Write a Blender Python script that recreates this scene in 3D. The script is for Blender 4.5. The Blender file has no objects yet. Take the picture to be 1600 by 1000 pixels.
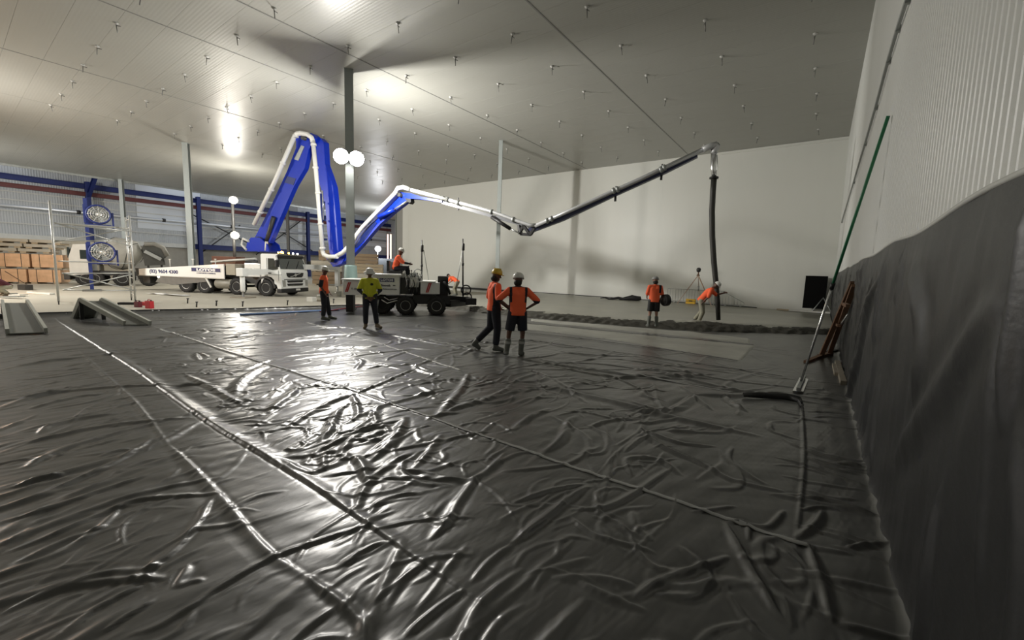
import bpy, bmesh, math, random
import numpy as np
from mathutils import Vector, Matrix, Quaternion
random.seed(7); RNG = np.random.default_rng(11)
D = bpy.data; S = bpy.context.scene
COL = S.collection
PI = math.pi
# ---------------------------------------------------------------- camera
CF = 653.277; CH = 1.85; CC = np.array([800., 500.])
def _cr(p): return np.array([p[0]-CC[0], -(p[1]-CC[1]), -CF])
_X = -_cr((-97, 392.)); _X /= np.linalg.norm(_X)
_Y = _cr((1283, 440.)); _Y /= np.linalg.norm(_Y)
_Z = np.cross(_X, _Y); _Z /= np.linalg.norm(_Z)
RM = np.stack([_X, _Y, _Z]); OO = np.array([0, 0, CH])
cd = D.cameras.new('camera'); cam = D.objects.new('camera', cd); COL.objects.link(cam)
M = Matrix([list(RM[0])+[0], list(RM[1])+[0], list(RM[2])+[CH], [0, 0, 0, 1]])
cam.matrix_world = M; cd.sensor_width = 36; cd.lens = CF/1600*36; cd.clip_start = .05; cd.clip_end = 400
S.camera = cam
# survey helpers: a sight line meets a real plane of the building
def sl(px, py): d = RM @ _cr((px, py)); return d/np.linalg.norm(d)
def onz(px, py, z=0.): d = sl(px, py); return OO+d*((z-CH)/d[2])
def onx(px, py, x): d = sl(px, py); return OO+d*(x/d[0])
def ony(px, py, y): d = sl(px, py); return OO+d*(y/d[1])
def onv(px, py, P0, dr):
    d = sl(px, py); n = np.array([-dr[1], dr[0]]); k = (n @ np.array(P0[:2]))/(n @ d[:2]); return OO+d*k
# ---------------------------------------------------------------- light
S.view_settings.view_transform = 'Standard'; S.view_settings.look = 'None'
S.view_settings.gamma = 1; S.view_settings.use_curve_mapping = False
S.view_settings.exposure = 0.62
W = D.worlds.new('world'); S.world = W; W.use_nodes = True
W.node_tree.nodes['Background'].inputs[0].default_value = (.62, .66, .7, 1)
W.node_tree.nodes['Background'].inputs[1].default_value = .12
def lamp(name, kind, loc, energy, color=(1, .97, .9), size=.5, aim=None, spot=None, blend=.5, sy=None, vis=True):
    l = D.lights.new(name, kind); l.energy = energy; l.color = color
    if kind == 'AREA':
        l.size = size
        if sy: l.shape = 'RECTANGLE'; l.size_y = sy
    elif kind == 'SPOT': l.spot_size = math.radians(spot); l.spot_blend = blend; l.shadow_soft_size = size
    else: l.shadow_soft_size = size
    o = D.objects.new(name, l); COL.objects.link(o); o.location = loc
    if aim is not None: o.rotation_euler = (Vector(aim)-Vector(loc)).to_track_quat('-Z', 'Y').to_euler()
    return o
GZ = -.15      # ground of the old warehouse, a little below the insulated floor
HC = 9.4       # ceiling
C1 = (-15.64, 10.03); C2 = (-15.9, 20.06); C3 = (-34.3, 10.12)
FL = np.array([C1[0], C1[1], 6.2])
# floodlights on the first column (three face out, the last is added spill)
lamp('flood_and_spill_source', 'AREA', (FL[0]+.32, FL[1]-.75, FL[2]), 350, (1, .965, .90), .42, aim=(FL[0]+7, FL[1]-7.5, 3.0))
lamp('flood_and_spill_source', 'AREA', (FL[0]-.95, FL[1]-.1, FL[2]), 760, (1, .965, .90), .30, aim=(FL[0]+4.5, FL[1]+11, 5.2))
lamp('flood_and_spill_source', 'AREA', (FL[0]-.9, FL[1]-.3, FL[2]), 420, (1, .965, .90), .42, aim=(FL[0]-9, FL[1]-3, 5.0))
lamp('flood_and_spill_source', 'AREA', (FL[0]+.55, FL[1]-.35, FL[2]-.35), 12, (1, .965, .90), .3, aim=(FL[0], FL[1], 1.0))  # extra lamp added to brighten the lower column, standing in for flood spill
# lamps by the truck and in the old warehouse
LP1 = onv(363, 313, (-40, 13), np.array([0, 1.])); LP2 = onv(366, 368, (-40, 13), np.array([0, 1.]))
LP3 = onv(590, 389, (-46, 33), np.array([0, 1.]))
lamp('mast_lamp_source', 'POINT', LP1+np.array([1.3, -.3, -.1]), 400, (1, .95, .86), .3)
lamp('mast_lamp_source', 'POINT', LP2+np.array([1.3, -.3, 0]), 400, (1, .93, .8), .3)
lamp('wall_lamp_source', 'POINT', LP3+np.array([.7, -.4, 0]), 500, (.93, .95, 1), .3)
lamp('site_light_source', 'AREA', (-31, -2.6, 6.0), 900, (1, .965, .9), 1.2, aim=(-30, 12, .5))
lamp('site_light_source', 'AREA', (-48, -4, 7), 750, (1, .97, .92), 1.5, aim=(-58, 14, 3))
lamp('warm_lamp_source', 'POINT', (-32.5, -.6, 1.5), 260, (1, .50, .20), .25)
lamp('site_light_source', 'AREA', (-46, 36, 7.5), 480, (.95, .97, 1), 1.5, aim=(-60, 22, 3))
# ---------------------------------------------------------------- materials
MATS = {}
def mat(name, col, rough=.5, metal=0., bump=0., bscale=20., vary=0., vscale=3., emit=None, estr=0., coat=0., spec=.5, alpha=None, bstretch=None):
    if name in MATS: return MATS[name]
    m = D.materials.new(name); m.use_nodes = True; nt = m.node_tree; b = nt.nodes['Principled BSDF']
    b.inputs['Base Color'].default_value = (*col, 1); b.inputs['Roughness'].default_value = rough
    b.inputs['Metallic'].default_value = metal; b.inputs['Specular IOR Level'].default_value = spec
    if coat: b.inputs['Coat Weight'].default_value = coat
    if emit: b.inputs['Emission Color'].default_value = (*emit, 1); b.inputs['Emission Strength'].default_value = estr
    tc = nt.nodes.new('ShaderNodeTexCoord'); src = tc.outputs['Object']
    if bstretch:
        mp = nt.nodes.new('ShaderNodeMapping'); mp.inputs['Scale'].default_value = bstretch
        nt.links.new(src, mp.inputs[0]); src2 = mp.outputs[0]
    else: src2 = src
    if vary:
        n = nt.nodes.new('ShaderNodeTexNoise'); n.inputs['Scale'].default_value = vscale; n.inputs['Detail'].default_value = 6
        nt.links.new(src2, n.inputs['Vector'])
        mx = nt.nodes.new('ShaderNodeMix'); mx.data_type = 'RGBA'
        mx.inputs[6].default_value = (*[c*(1-vary) for c in col], 1); mx.inputs[7].default_value = (*[min(1, c*(1+vary)) for c in col], 1)
        nt.links.new(n.outputs['Fac'], mx.inputs[0]); nt.links.new(mx.outputs[2], b.inputs['Base Color'])
        mr = nt.nodes.new('ShaderNodeMapRange'); mr.inputs[3].default_value = max(.02, rough-.08); mr.inputs[4].default_value = min(1, rough+.1)
        nt.links.new(n.outputs['Fac'], mr.inputs[0]); nt.links.new(mr.outputs[0], b.inputs['Roughness'])
    if bump:
        n2 = nt.nodes.new('ShaderNodeTexNoise'); n2.inputs['Scale'].default_value = bscale; n2.inputs['Detail'].default_value = 5
        nt.links.new(src2, n2.inputs['Vector'])
        bp = nt.nodes.new('ShaderNodeBump'); bp.inputs['Strength'].default_value = bump; bp.inputs['Distance'].default_value = .01
        nt.links.new(n2.outputs['Fac'], bp.inputs['Height']); nt.links.new(bp.outputs[0], b.inputs['Normal'])
    MATS[name] = m; return m
def ribbed(name, col, rough, period, axis, depth=.002, vary=.04, metal=0., coat=0., spec=.5):
    m = mat(name, col, rough, metal, vary=vary, vscale=.6, coat=coat, spec=spec)
    nt = m.node_tree; tc = nt.nodes['Texture Coordinate']
    b = nt.nodes['Principled BSDF']
    sx = nt.nodes.new('ShaderNodeSeparateXYZ'); nt.links.new(tc.outputs['Object'], sx.inputs[0])
    mu = nt.nodes.new('ShaderNodeMath'); mu.operation = 'MULTIPLY'; mu.inputs[1].default_value = 2*PI/period
    nt.links.new(sx.outputs[axis], mu.inputs[0])
    si = nt.nodes.new('ShaderNodeMath'); si.operation = 'SINE'; nt.links.new(mu.outputs[0], si.inputs[0])
    pw = nt.nodes.new('ShaderNodeMath'); pw.operation = 'MULTIPLY'; nt.links.new(si.outputs[0], pw.inputs[0]); nt.links.new(si.outputs[0], pw.inputs[1])
    bp = nt.nodes.new('ShaderNodeBump'); bp.inputs['Strength'].default_value = 1; bp.inputs['Distance'].default_value = depth
    nt.links.new(pw.outputs[0], bp.inputs['Height'])
    nz = nt.nodes.new('ShaderNodeTexNoise'); nz.inputs['Scale'].default_value = 90; nt.links.new(tc.outputs['Object'], nz.inputs['Vector'])
    b2 = nt.nodes.new('ShaderNodeBump'); b2.inputs['Strength'].default_value = .25; b2.inputs['Distance'].default_value = .002
    nt.links.new(nz.outputs['Fac'], b2.inputs['Height']); nt.links.new(bp.outputs[0], b2.inputs['Normal'])
    nt.links.new(b2.outputs[0], b.inputs['Normal']); return m
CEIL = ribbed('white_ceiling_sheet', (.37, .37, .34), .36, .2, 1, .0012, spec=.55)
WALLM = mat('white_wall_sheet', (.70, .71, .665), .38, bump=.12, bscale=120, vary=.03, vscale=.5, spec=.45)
WALLR = mat('white_ribbed_sheet', (.66, .675, .65), .33, bump=.15, bscale=120, vary=.03, vscale=.5, spec=.5)
DARKJ = mat('grey_joint_backing', (.30, .30, .28), .8)  # plain grey backing that shows in the panel joints
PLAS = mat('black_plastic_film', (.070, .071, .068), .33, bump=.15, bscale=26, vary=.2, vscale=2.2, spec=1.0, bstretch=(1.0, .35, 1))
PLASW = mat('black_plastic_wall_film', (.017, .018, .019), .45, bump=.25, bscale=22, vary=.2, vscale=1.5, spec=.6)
GROUND = mat('pale_dusty_concrete', (.42, .40, .335), .75, bump=.3, bscale=30, vary=.22, vscale=.35)
CONC = mat('wet_concrete', (.29, .285, .24), .36, bump=1., bscale=7, vary=.5, vscale=.7, spec=.6)
CONCR = mat('rough_wet_concrete', (.045, .043, .034), .7, bump=1., bscale=25, vary=.4, vscale=4)
GALV = mat('galvanised_steel', (.36, .38, .37), .45, .55, vary=.15, vscale=6)
COLM = mat('grey_painted_steel', (.33, .36, .35), .5, .2, vary=.12, vscale=3)
BLUE = mat('blue_boom_paint', (.003, .028, .42), .35, spec=.35)
BLUED = mat('blue_structure_paint', (.010, .022, .13), .5, vary=.2)
RED = mat('red_oxide_steel', (.14, .04, .038), .6, vary=.2)
WHITE = mat('white_paint', (.78, .79, .77), .35, coat=.2)
WHITED = mat('weathered_white_paint', (.62, .62, .58), .5, vary=.12)
BLACK = mat('black_plastic_part', (.012, .012, .013), .5)
RUBBER = mat('tyre_rubber', (.015, .015, .015), .75)
DSTEEL = mat('dark_grimy_steel', (.05, .05, .048), .5, .4, vary=.3, vscale=6)
CHROME = mat('bright_steel', (.75, .76, .76), .22, .9)
ALU = mat('scaffold_aluminium', (.55, .56, .54), .4, .6)
GLASSD = mat('dark_windscreen_glass', (.02, .03, .03), .06, coat=1.)
AMBER = mat('amber_beacon', (1, .3, .02), .3, emit=(1, .35, .05), estr=14)
LAMPW = mat('lit_lamp_face', (1, 1, 1), .3, emit=(1, .96, .86), estr=40)
LAMPS = mat('lit_small_lamp', (1, 1, 1), .3, emit=(1, .94, .8), estr=14)
ORANGE = mat('orange_hi_vis_fabric', (1.0, .155, .055), .8, bump=.4, bscale=30)
YELLOW = mat('yellow_hi_vis_fabric', (.60, .62, .04), .8, bump=.4, bscale=30)
NAVY = mat('navy_fabric', (.018, .02, .03), .85, bump=.4, bscale=30)
KHAKI = mat('khaki_fabric', (.30, .29, .22), .85, bump=.4, bscale=30)
MAROON = mat('maroon_fabric', (.09, .02, .03), .85)
SKIN = mat('skin', (.30, .16, .11), .55)
SKIND = mat('tanned_skin', (.13, .065, .045), .55)
HAIR = mat('dark_hair', (.015, .012, .01), .7)
BOOT = mat('muddy_grey_gumboot', (.13, .14, .125), .6, vary=.3, vscale=9)
BOOTB = mat('brown_boot', (.16, .125, .08), .7, vary=.3, vscale=9)
REFL = mat('grey_reflective_band', (.38, .39, .37), .4)
HATW = mat('white_hard_hat', (.72, .72, .68), .3, coat=.3)
HATY = mat('yellow_hard_hat', (.62, .42, .03), .35, coat=.3)
BRTIM = mat('brown_timber', (.16, .085, .045), .7, vary=.3, vscale=9, bstretch=(1, 1, .15))
TIMBER = mat('pale_timber', (.42, .34, .23), .7, vary=.25, vscale=8)
TIMG = mat('grey_timber', (.28, .25, .20), .75, vary=.3, vscale=8)
GREEN = mat('green_pole_paint', (.02, .17, .075), .4)
YEL = mat('yellow_case_plastic', (.75, .45, .04), .5)
REDP = mat('red_plastic', (.45, .02, .03), .45)
BADGE = mat('navy_badge', (.02, .03, .12), .4)
DECALG = mat('dark_lettering', (.06, .07, .09), .5)
DECALW = mat('white_lettering', (.85, .85, .85), .5)
DECALR = mat('red_stripe', (.45, .03, .03), .5)
TEAL = mat('pale_teal_wrap', (.42, .60, .58), .35)
CARTON = mat('brown_cardboard', (.30, .22, .14), .8, vary=.15)
CREAM = mat('cream_panel_pack', (.46, .43, .36), .6, vary=.15)
# ---------------------------------------------------------------- mesh builder
def tag(o, label=None, cat=None, group=None, kind=None):
    if label: o['label'] = label
    if cat: o['category'] = cat
    if group: o['group'] = group
    if kind: o['kind'] = kind
    return o
def empty(name, loc=(0, 0, 0), rz=0., label=None, cat=None, group=None, kind=None):
    o = D.objects.new(name, None); COL.objects.link(o); o.location = tuple(loc); o.rotation_euler = (0, 0, rz); o.empty_display_size = .2
    return tag(o, label, cat, group, kind)
V = Vector
def frame(d):
    d = V(d).normalized(); up = V((0, 0, 1)) if abs(d.z) < .95 else V((1, 0, 0))
    a = d.cross(up).normalized(); b = a.cross(d).normalized(); return a, b, d
class MB:
    def __init__(s): s.v = []; s.f = []; s.sm = []
    def add(s, vs, fs, smooth=False):
        o = len(s.v); s.v += [tuple(x) for x in vs]; s.f += [tuple(i+o for i in f) for f in fs]; s.sm += [smooth]*len(fs); return s
    def box(s, c, d, rz=0., bev=0., R=None):
        hx, hy, hz = d[0]/2, d[1]/2, d[2]/2
        mr = R if R is not None else Matrix.Rotation(rz, 3, 'Z')
        if not bev:
            vs = [V((x*hx, y*hy, z*hz)) for x in (-1, 1) for y in (-1, 1) for z in (-1, 1)]
            fs = [(0, 1, 3, 2), (4, 6, 7, 5), (0, 4, 5, 1), (2, 3, 7, 6), (0, 2, 6, 4), (1, 5, 7, 3)]
        else:
            bm = bmesh.new(); bmesh.ops.create_cube(bm, size=1)
            for v in bm.verts: v.co = V((v.co.x*d[0], v.co.y*d[1], v.co.z*d[2]))
            bmesh.ops.bevel(bm, geom=bm.edges[:], offset=min(bev, min(d)*.45), segments=2, affect='EDGES', profile=.7)
            bm.verts.ensure_lookup_table(); vs = [v.co.copy() for v in bm.verts]; fs = [[v.index for v in f.verts] for f in bm.faces]; bm.free()
        return s.add([mr @ v+V(c) for v in vs], fs)
    def bar(s, p, q, w, h, up=None):     # rectangular bar p->q, w sideways, h in the up direction
        p, q = V(p), V(q); d = (q-p).normalized()
        u = V(up) if up is not None else (V((0, 0, 1)) if abs(d.z) < .95 else V((1, 0, 0)))
        a = d.cross(u).normalized(); b = a.cross(d).normalized()
        vs = [e+a*(i*w/2)+b*(j*h/2) for e in (p, q) for i, j in ((-1, -1), (1, -1), (1, 1), (-1, 1))]
        return s.add(vs, [(3, 2, 1, 0), (4, 5, 6, 7), (0, 1, 5, 4), (1, 2, 6, 5), (2, 3, 7, 6), (3, 0, 4, 7)])
    def tube(s, pts, r, n=8, caps=True):
        pts = [V(p) for p in pts]; m = len(pts); rs = r if hasattr(r, '__len__') else [r]*m; vs = []; fs = []
        a = None
        for i, p in enumerate(pts):
            d = (pts[min(i+1, m-1)]-pts[max(i-1, 0)])
            if d.length < 1e-9: d = V((0, 0, 1))
            d.normalize()
            if a is None: a, b, _ = frame(d)
            else:
                a = (a-d*a.dot(d)); a = a.normalized() if a.length > 1e-6 else frame(d)[0]; b = a.cross(d).normalized()
            for k in range(n):
                t = 2*PI*k/n; vs.append(p+(a*math.cos(t)+b*math.sin(t))*rs[i])
        for i in range(m-1):
            for k in range(n): fs.append((i*n+k, i*n+(k+1) % n, (i+1)*n+(k+1) % n, (i+1)*n+k))
        s.add(vs, fs, True)
        if caps: s.add(vs[:n], [tuple(range(n))[::-1]]); s.add(vs[-n:], [tuple(range(n))])
        return s
    def lathe(s, prof, c=(0, 0, 0), axis=(0, 0, 1), n=20, smooth=True):   # prof: (radius, along axis)
        a, b, d = frame(axis); c = V(c); vs = []; fs = []; m = len(prof)
        for r, z in prof:
            for k in range(n):
                t = 2*PI*k/n; vs.append(c+d*z+(a*math.cos(t)+b*math.sin(t))*r)
        for i in range(m-1):
            for k in range(n): fs.append((i*n+k, i*n+(k+1) % n, (i+1)*n+(k+1) % n, (i+1)*n+k))
        s.add(vs, fs, smooth)
        if prof[0][0] > 1e-4: s.add(vs[:n], [tuple(range(n))[::-1]])
        if prof[-1][0] > 1e-4: s.add(vs[-n:], [tuple(range(n))])
        return s
    def prism(s, poly, thick):           # poly: 3-D points in one plane; thick: 3-D vector
        t = V(thick)/2; n = len(poly); P = [V(p) for p in poly]
        return s.add([p-t for p in P]+[p+t for p in P], [tuple(range(n))[::-1], tuple(range(n, 2*n))]+[(i, (i+1) % n, n+(i+1) % n, n+i) for i in range(n)])
    def ell(s, c, r, n=12, m=8, R=None):
        vs = []; fs = []
        for j in range(m+1):
            p = PI*j/m
            for k in range(n):
                t = 2*PI*k/n; q = V((r[0]*math.sin(p)*math.cos(t), r[1]*math.sin(p)*math.sin(t), r[2]*math.cos(p)))
                if R is not None: q = R @ q
                vs.append(V(c)+q)
        for j in range(m):
            for k in range(n): fs.append((j*n+k, (j+1)*n+k, (j+1)*n+(k+1) % n, j*n+(k+1) % n))
        return s.add(vs, fs, True)
    def mesh(s, name, m):
        me = D.meshes.new(name); me.from_pydata(s.v, [], s.f)
        me.polygons.foreach_set('use_smooth', s.sm); me.materials.append(m); 
        bm = bmesh.new(); bm.from_mesh(me); bmesh.ops.remove_doubles(bm, verts=bm.verts[:], dist=1e-5)
        bmesh.ops.recalc_face_normals(bm, faces=bm.faces[:]); bm.to_mesh(me); bm.free()
        me.update(); return me
    def build(s, name, m, parent=None, world=False):
        """world=True: coordinates are world coordinates although the parent is moved"""
        me = s.mesh(name, m)
        o = D.objects.new(name, me); COL.objects.link(o)
        if parent is not None:
            o.parent = parent
            if world: 
                if parent.parent is not None: pm = parent.parent.matrix_basis @ parent.matrix_basis
                else: pm = parent.matrix_basis
                me.transform(pm.inverted())
        return o
def inst(me, name, parent, loc, rot=(0, 0, 0), sc=(1, 1, 1)):
    o = D.objects.new(name, me); COL.objects.link(o); o.parent = parent; o.location = loc; o.rotation_euler = rot; o.scale = sc; return o
def gridmesh(name, P, nu, nv, m, smooth=True):
    """P: (nu*nv,3) array, v fastest"""
    me = D.meshes.new(name); me.vertices.add(nu*nv); me.vertices.foreach_set('co', P.astype(np.float32).ravel())
    i, j = np.meshgrid(np.arange(nu-1), np.arange(nv-1), indexing='ij'); a = (i*nv+j).ravel()
    q = np.stack([a, a+nv, a+nv+1, a+1], 1).astype(np.int32); nf = len(q)
    me.loops.add(nf*4); me.loops.foreach_set('vertex_index', q.ravel()); me.polygons.add(nf)
    me.polygons.foreach_set('loop_start', np.arange(nf, dtype=np.int32)*4); me.polygons.foreach_set('loop_total', np.full(nf, 4, np.int32))
    me.polygons.foreach_set('use_smooth', np.full(nf, smooth)); me.update(); me.validate(); me.materials.append(m); return me
def text(name, s, size, m, parent, loc, R, ext=.006, align='CENTER', bold=.0, sx=1.):
    c = D.curves.new(name, 'FONT'); c.body = s; c.size = size; c.extrude = ext; c.offset = bold; c.align_x = align; c.align_y = 'CENTER'; c.resolution_u = 2
    t = D.objects.new(name, c); COL.objects.link(t)
    dg = bpy.context.evaluated_depsgraph_get(); dg.update(); me = D.meshes.new_from_object(t.evaluated_get(dg)); D.objects.remove(t)
    me.materials.clear(); me.materials.append(m); me.transform(Matrix.Translation(loc) @ R.to_4x4() @ Matrix.Diagonal((sx, 1, 1, 1)))
    o = D.objects.new(name, me); COL.objects.link(o); o.parent = parent; return o
# ================================================================ SETTING
XL = -56.6; YF = 28.5; XFL = -36.2     # ceiling's left edge, far wall, far wall's left end
# ---- ground of the old warehouse
g = MB(); g.box((-44, 14, GZ-.1), (54, 76, .2)); tag(g.build('floor', GROUND), kind='structure')
XE = -18.3                              # edge of the insulated platform
pf = MB(); pf.box(((XE+.8)/2, 10.25, (GZ-.03)/2-.015), (.8-XE, 36.5, -GZ-.03+.0)); pf = pf.build('platform_floor', GROUND); tag(pf, kind='structure')
# ---- ceiling with its panels
ce = MB(); ce.box((XL/2+.2, 19, HC+.14), (-XL+1.6, 56, .2)); ce = tag(ce.build('ceiling', DARKJ), kind='structure')
xs = [.62, -7.42, -14.5, -18.05, -25.3, -32.2, -39.1, -46, -52.9, XL]
def panel_mesh(L, Wd, t, m, ax):
    b = MB(); b.box((0, 0, 0), (L-.02, Wd-.010, t) if ax == 0 else (Wd, t, L)); return b
stuff = MB()
for a, b_ in zip(xs[:-1], xs[1:]):
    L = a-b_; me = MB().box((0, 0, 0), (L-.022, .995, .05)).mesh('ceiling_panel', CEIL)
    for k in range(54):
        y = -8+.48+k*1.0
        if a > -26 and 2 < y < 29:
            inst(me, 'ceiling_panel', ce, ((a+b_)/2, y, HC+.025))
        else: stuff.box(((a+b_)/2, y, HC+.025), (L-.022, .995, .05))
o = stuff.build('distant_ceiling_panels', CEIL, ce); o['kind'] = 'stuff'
# narrow cover strips along the seams
for x in xs[1:5]:
    MB().box((x, 12.5, HC-.004), (.05, 32, .012)).build('seam_cover', mat('seam_grey', (.25, .25, .24), .5), ce)
# ceiling edge flashing at the left
MB().box((XL-.03, 19, HC), (.06, 56, .35)).build('edge_flashing', GALV, ce)
# ---- far wall
fw = MB().box(((XFL+.9)/2, YF+.16, 4.6), (.9-XFL, .2, 9.8)).build('wall_far', DARKJ); tag(fw, kind='structure')
me = MB().box((0, 0, 0), (.975, .05, 9.7)).mesh('wall_panel', WALLM)
for k in range(37): inst(me, 'wall_panel', fw, (.35-.97*k-.1, YF+.035, 4.6))
MB().box((XFL-.01, YF+.1, 4.6), (.06, .34, 9.75)).build('corner_flashing', GALV, fw)
MB().box((-2.5, YF-.02, 9.32), (6.2, .05, .14)).build('head_flashing', WALLM, fw)
MB().box(((XFL-2)/2-.9, YF-.08, .14), (-XFL-2, .05, .16)).build('black_kerb_strip', BLACK, fw)
# ---- right wall, leaning a hair, with ribbed panels
wr = empty('wall_right', (.6, 0, 0), kind='structure'); wr.rotation_euler = (0, -.0160, 0)
MB().box((.16, 10.2, 4.7), (.2, 37, 9.6)).build('wall_core', DARKJ, wr)
b = MB(); n = 10; per = 1.0/n; prof = []
for i in range(n):
    y0 = -.5+i*per
    prof += [(0, y0+.002), (0, y0+.072), (-.004, y0+.080), (-.004, y0+.091)]
prof.append((0, .4975)); prof[0] = (0, -.4975)
vs = [(x, y, z) for z in (-.05, 9.55) for x, y in prof]; m_ = len(prof)
b.add(vs, [(i, i+1, m_+i+1, m_+i) for i in range(m_-1)])
vs = [(.05, y, z) for z in (-.05, 9.55) for y in (-.4975, .4975)]
b.add(vs+[(0, y, z) for z in (-.05, 9.55) for y in (-.4975, .4975)], [(0, 1, 3, 2), (0, 4, 6, 2), (1, 5, 7, 3)])
me = b.mesh('wall_panel', WALLR)
for k in range(36): inst(me, 'wall_panel', wr, (0, -6.7+k, 0))
# horizontal rail on the right wall
rl = empty('wall_rail', (.5, 0, 5.1), label='thin grey cable rail running along the upper right wall', cat='rail')
b = MB(); 
pts = [(onx(px, py, .50)) for px, py in ((1450, -95), (1420, 0), (1405, 45), (1390, 95), (1370, 168), (1353, 225), (1335, 285), (1316, 347))]
pts = [(p[0]-.02, p[1], p[2]) for p in pts]; b.tube(pts, .022, 6); b.build('cable', GALV, rl, True)
for p in pts[1:]: MB().box((p[0]+.01, p[1], p[2]), (.05, .05, .08)).build('clip', GALV, rl, True)
# ---- wall behind the camera and the near left side of the shed (white panels again)
MB().box((-28, -7.6, 4.4), (60, .2, 10)).build('wall_back', WALLM).__setitem__('kind', 'structure')
# ---- old warehouse wall beyond the open side
XW = -66.
CORR = ribbed('corrugated_white_sheet', (.50, .52, .53), .45, .38, 1, .02, vary=.12)
ww = MB().box((XW-.1, 20, 5.5), (.2, 64, 12)).build('wall_left', CORR); tag(ww, kind='structure')
MB().box((XW-.7, 20, 1.5), (1.7, 64, 3.5)).build('precast_base', mat('beige_precast', (.36, .34, .29), .8, vary=.15), ww)
def wz(px, py, x=XW): return onx(px, py, x)
RIBW = mat('pale_translucent_sheet', (.72, .76, .80), .5)
b = MB()
for k in range(320): 
    y = -9+k*.19; b.box((XW+.01, y, 7.4), (.03, .07, 7.6))
o = b.build('corrugation_ribs', CORR, ww); o['kind'] = 'stuff'
for z in (4.9, 6.1, 7.2, 8.0):        # girts
    MB().box((XW+.14, 20, z), (.12, 63, .10)).build('girt', WHITED, ww)
for y0 in (-2, 15, 34, 44):                 # translucent sheets
    MB().box((XW+.06, y0+2.5, 8.2), (.03, 6.4, 5.6)).build('translucent_sheet', RIBW, ww)
MB().box((XW+.3, 20, 3.55), (.4, 63, .5)).build('sill_channel', WHITED, ww)
# far end wall of the warehouse beyond the white room and the low roof
we = MB().box((-50, 50.2, 5), (36, .2, 14)).build('wall_end', CORR); tag(we, kind='structure')
for z in (2.5, 4.2, 6, 7.8): MB().box((-50, 50.02, z), (36, .12, .12)).build('girt', WHITED, we)
ROOF = mat('roof_underside', (.20, .22, .25), .6, vary=.15)
rf = MB(); rf.add([(XW-.3, -10, 11.3), (XL+6, -10, 13.6), (XL+6, 50, 13.6), (XW-.3, 50, 11.3), (XW-.3, -10, 11.4), (XL+6, -10, 13.7), (XL+6, 50, 13.7), (XW-.3, 50, 11.4)],
   [(0, 1, 2, 3), (7, 6, 5, 4), (0, 4, 5, 1), (2, 6, 7, 3), (1, 5, 6, 2), (0, 3, 7, 4)])
rf = tag(rf.build('warehouse_roof', ROOF), kind='structure')
SKY = mat('daylit_roof_sheet', (.8, .85, .9), .5, emit=(.8, .88, 1), estr=.55)
for y0, w in ((1, 5), (15.5, 6), (21.5, 4), (36, 6)):
    b = MB(); t = (-.04)
    b.add([(XW+.3, y0, 11.42+t), (XL+5.5, y0, 13.42+t), (XL+5.5, y0+w, 13.42+t), (XW+.3, y0+w, 11.42+t)], [(0, 1, 2, 3)]); b.build('roof_light_sheet', SKY, rf)
for k in range(18):
    y = -6+k*3.1; MB().bar((XW+.2, y, 11.2), (XL+5.8, y, 13.3), .12, .2).build('purlin', GALV, rf)
# structural steel of the old warehouse: one frame object each
def steel(name, p, q, w, h, m, label, cat='beam', group=None):
    t = empty(name, p, label=label, cat=cat, group=group); b = MB(); p = V(p); q = V(q)
    d = (q-p).normalized(); up = V((0, 0, 1)) if abs(d.z) < .9 else V((1, 0, 0)); u = d.cross(up).normalized().cross(d)
    b.bar(p+u*(h/2), q+u*(h/2), w, .04).bar(p-u*(h/2), q-u*(h/2), w, .04); b.build('flange', m, t, True)
    MB().bar(p, q, .05, h).build('web', m, t, True); return t
steel('roof_beam', (XW+1, -9, 9.32), (XW+1, 50, 9.32), .45, .5, BLUED, 'long blue steel beam high on the old warehouse wall under the roof')
steel('roof_beam', (XW+1, -9, 8.50), (XW+1, 50, 8.50), .3, .4, RED, 'long red-oxide steel beam just below the blue one on the old wall')
steel('wall_beam', (XW+1, 19, 3.55), (XW+1, 50, 3.55), .4, .6, BLUED, 'dark blue steel beam low on the old wall behind the truck boom')
p = wz(141, 350, XW+1.2); steel('portal_column', (XW+1.2, p[1], GZ), (XW+1.2, p[1], 9.8), .4, .45, BLUED, 'blue steel portal column behind the two big fans', 'column')
q = onx(172, 286, XW+3.5); steel('knee_brace', (XW+1.2, p[1], 8.2), (XW+4.2, p[1]+.6, 11.4), .3, .35, BLUED, 'blue diagonal brace at the top of the column behind the fans', 'brace')
p = wz(305, 400, XW+1.2); steel('portal_column', (XW+1.2, p[1]+.6, GZ), (XW+1.2, p[1]+.6, 9.8), .4, .45, BLUED, 'blue steel portal column just right of the grey column by the truck', 'column')
pc = wz(482, 400, XW+1.2); steel('portal_column', (XW+1.2, pc[1], GZ), (XW+1.2, pc[1], 9.8), .4, .45, BLUED, 'blue steel portal column left of the lowered boom elbow', 'column')
# cross bracing rods between the two columns
def rod(name, a, b_, r, m, label, cat='brace', group=None):
    o = MB().tube([a, b_], r, 6).build(name, m); return tag(o, label, cat, group)
for (a, b_, l) in (((302, 336), (400, 386), 'dark bracing rod falling right from the grey column behind the truck'), ((310, 398), (375, 352), 'dark bracing rod rising right beside the lower mast lamp'),
                 ((400, 398), (470, 345), 'dark bracing rod rising right behind the blue boom'), ((440, 362), (488, 392), 'dark bracing rod falling right behind the white concrete pipe')):
    rod('bracing_rod', wz(*a, XW+.7), wz(*b_, XW+.7), .08, DSTEEL, l)
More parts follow.
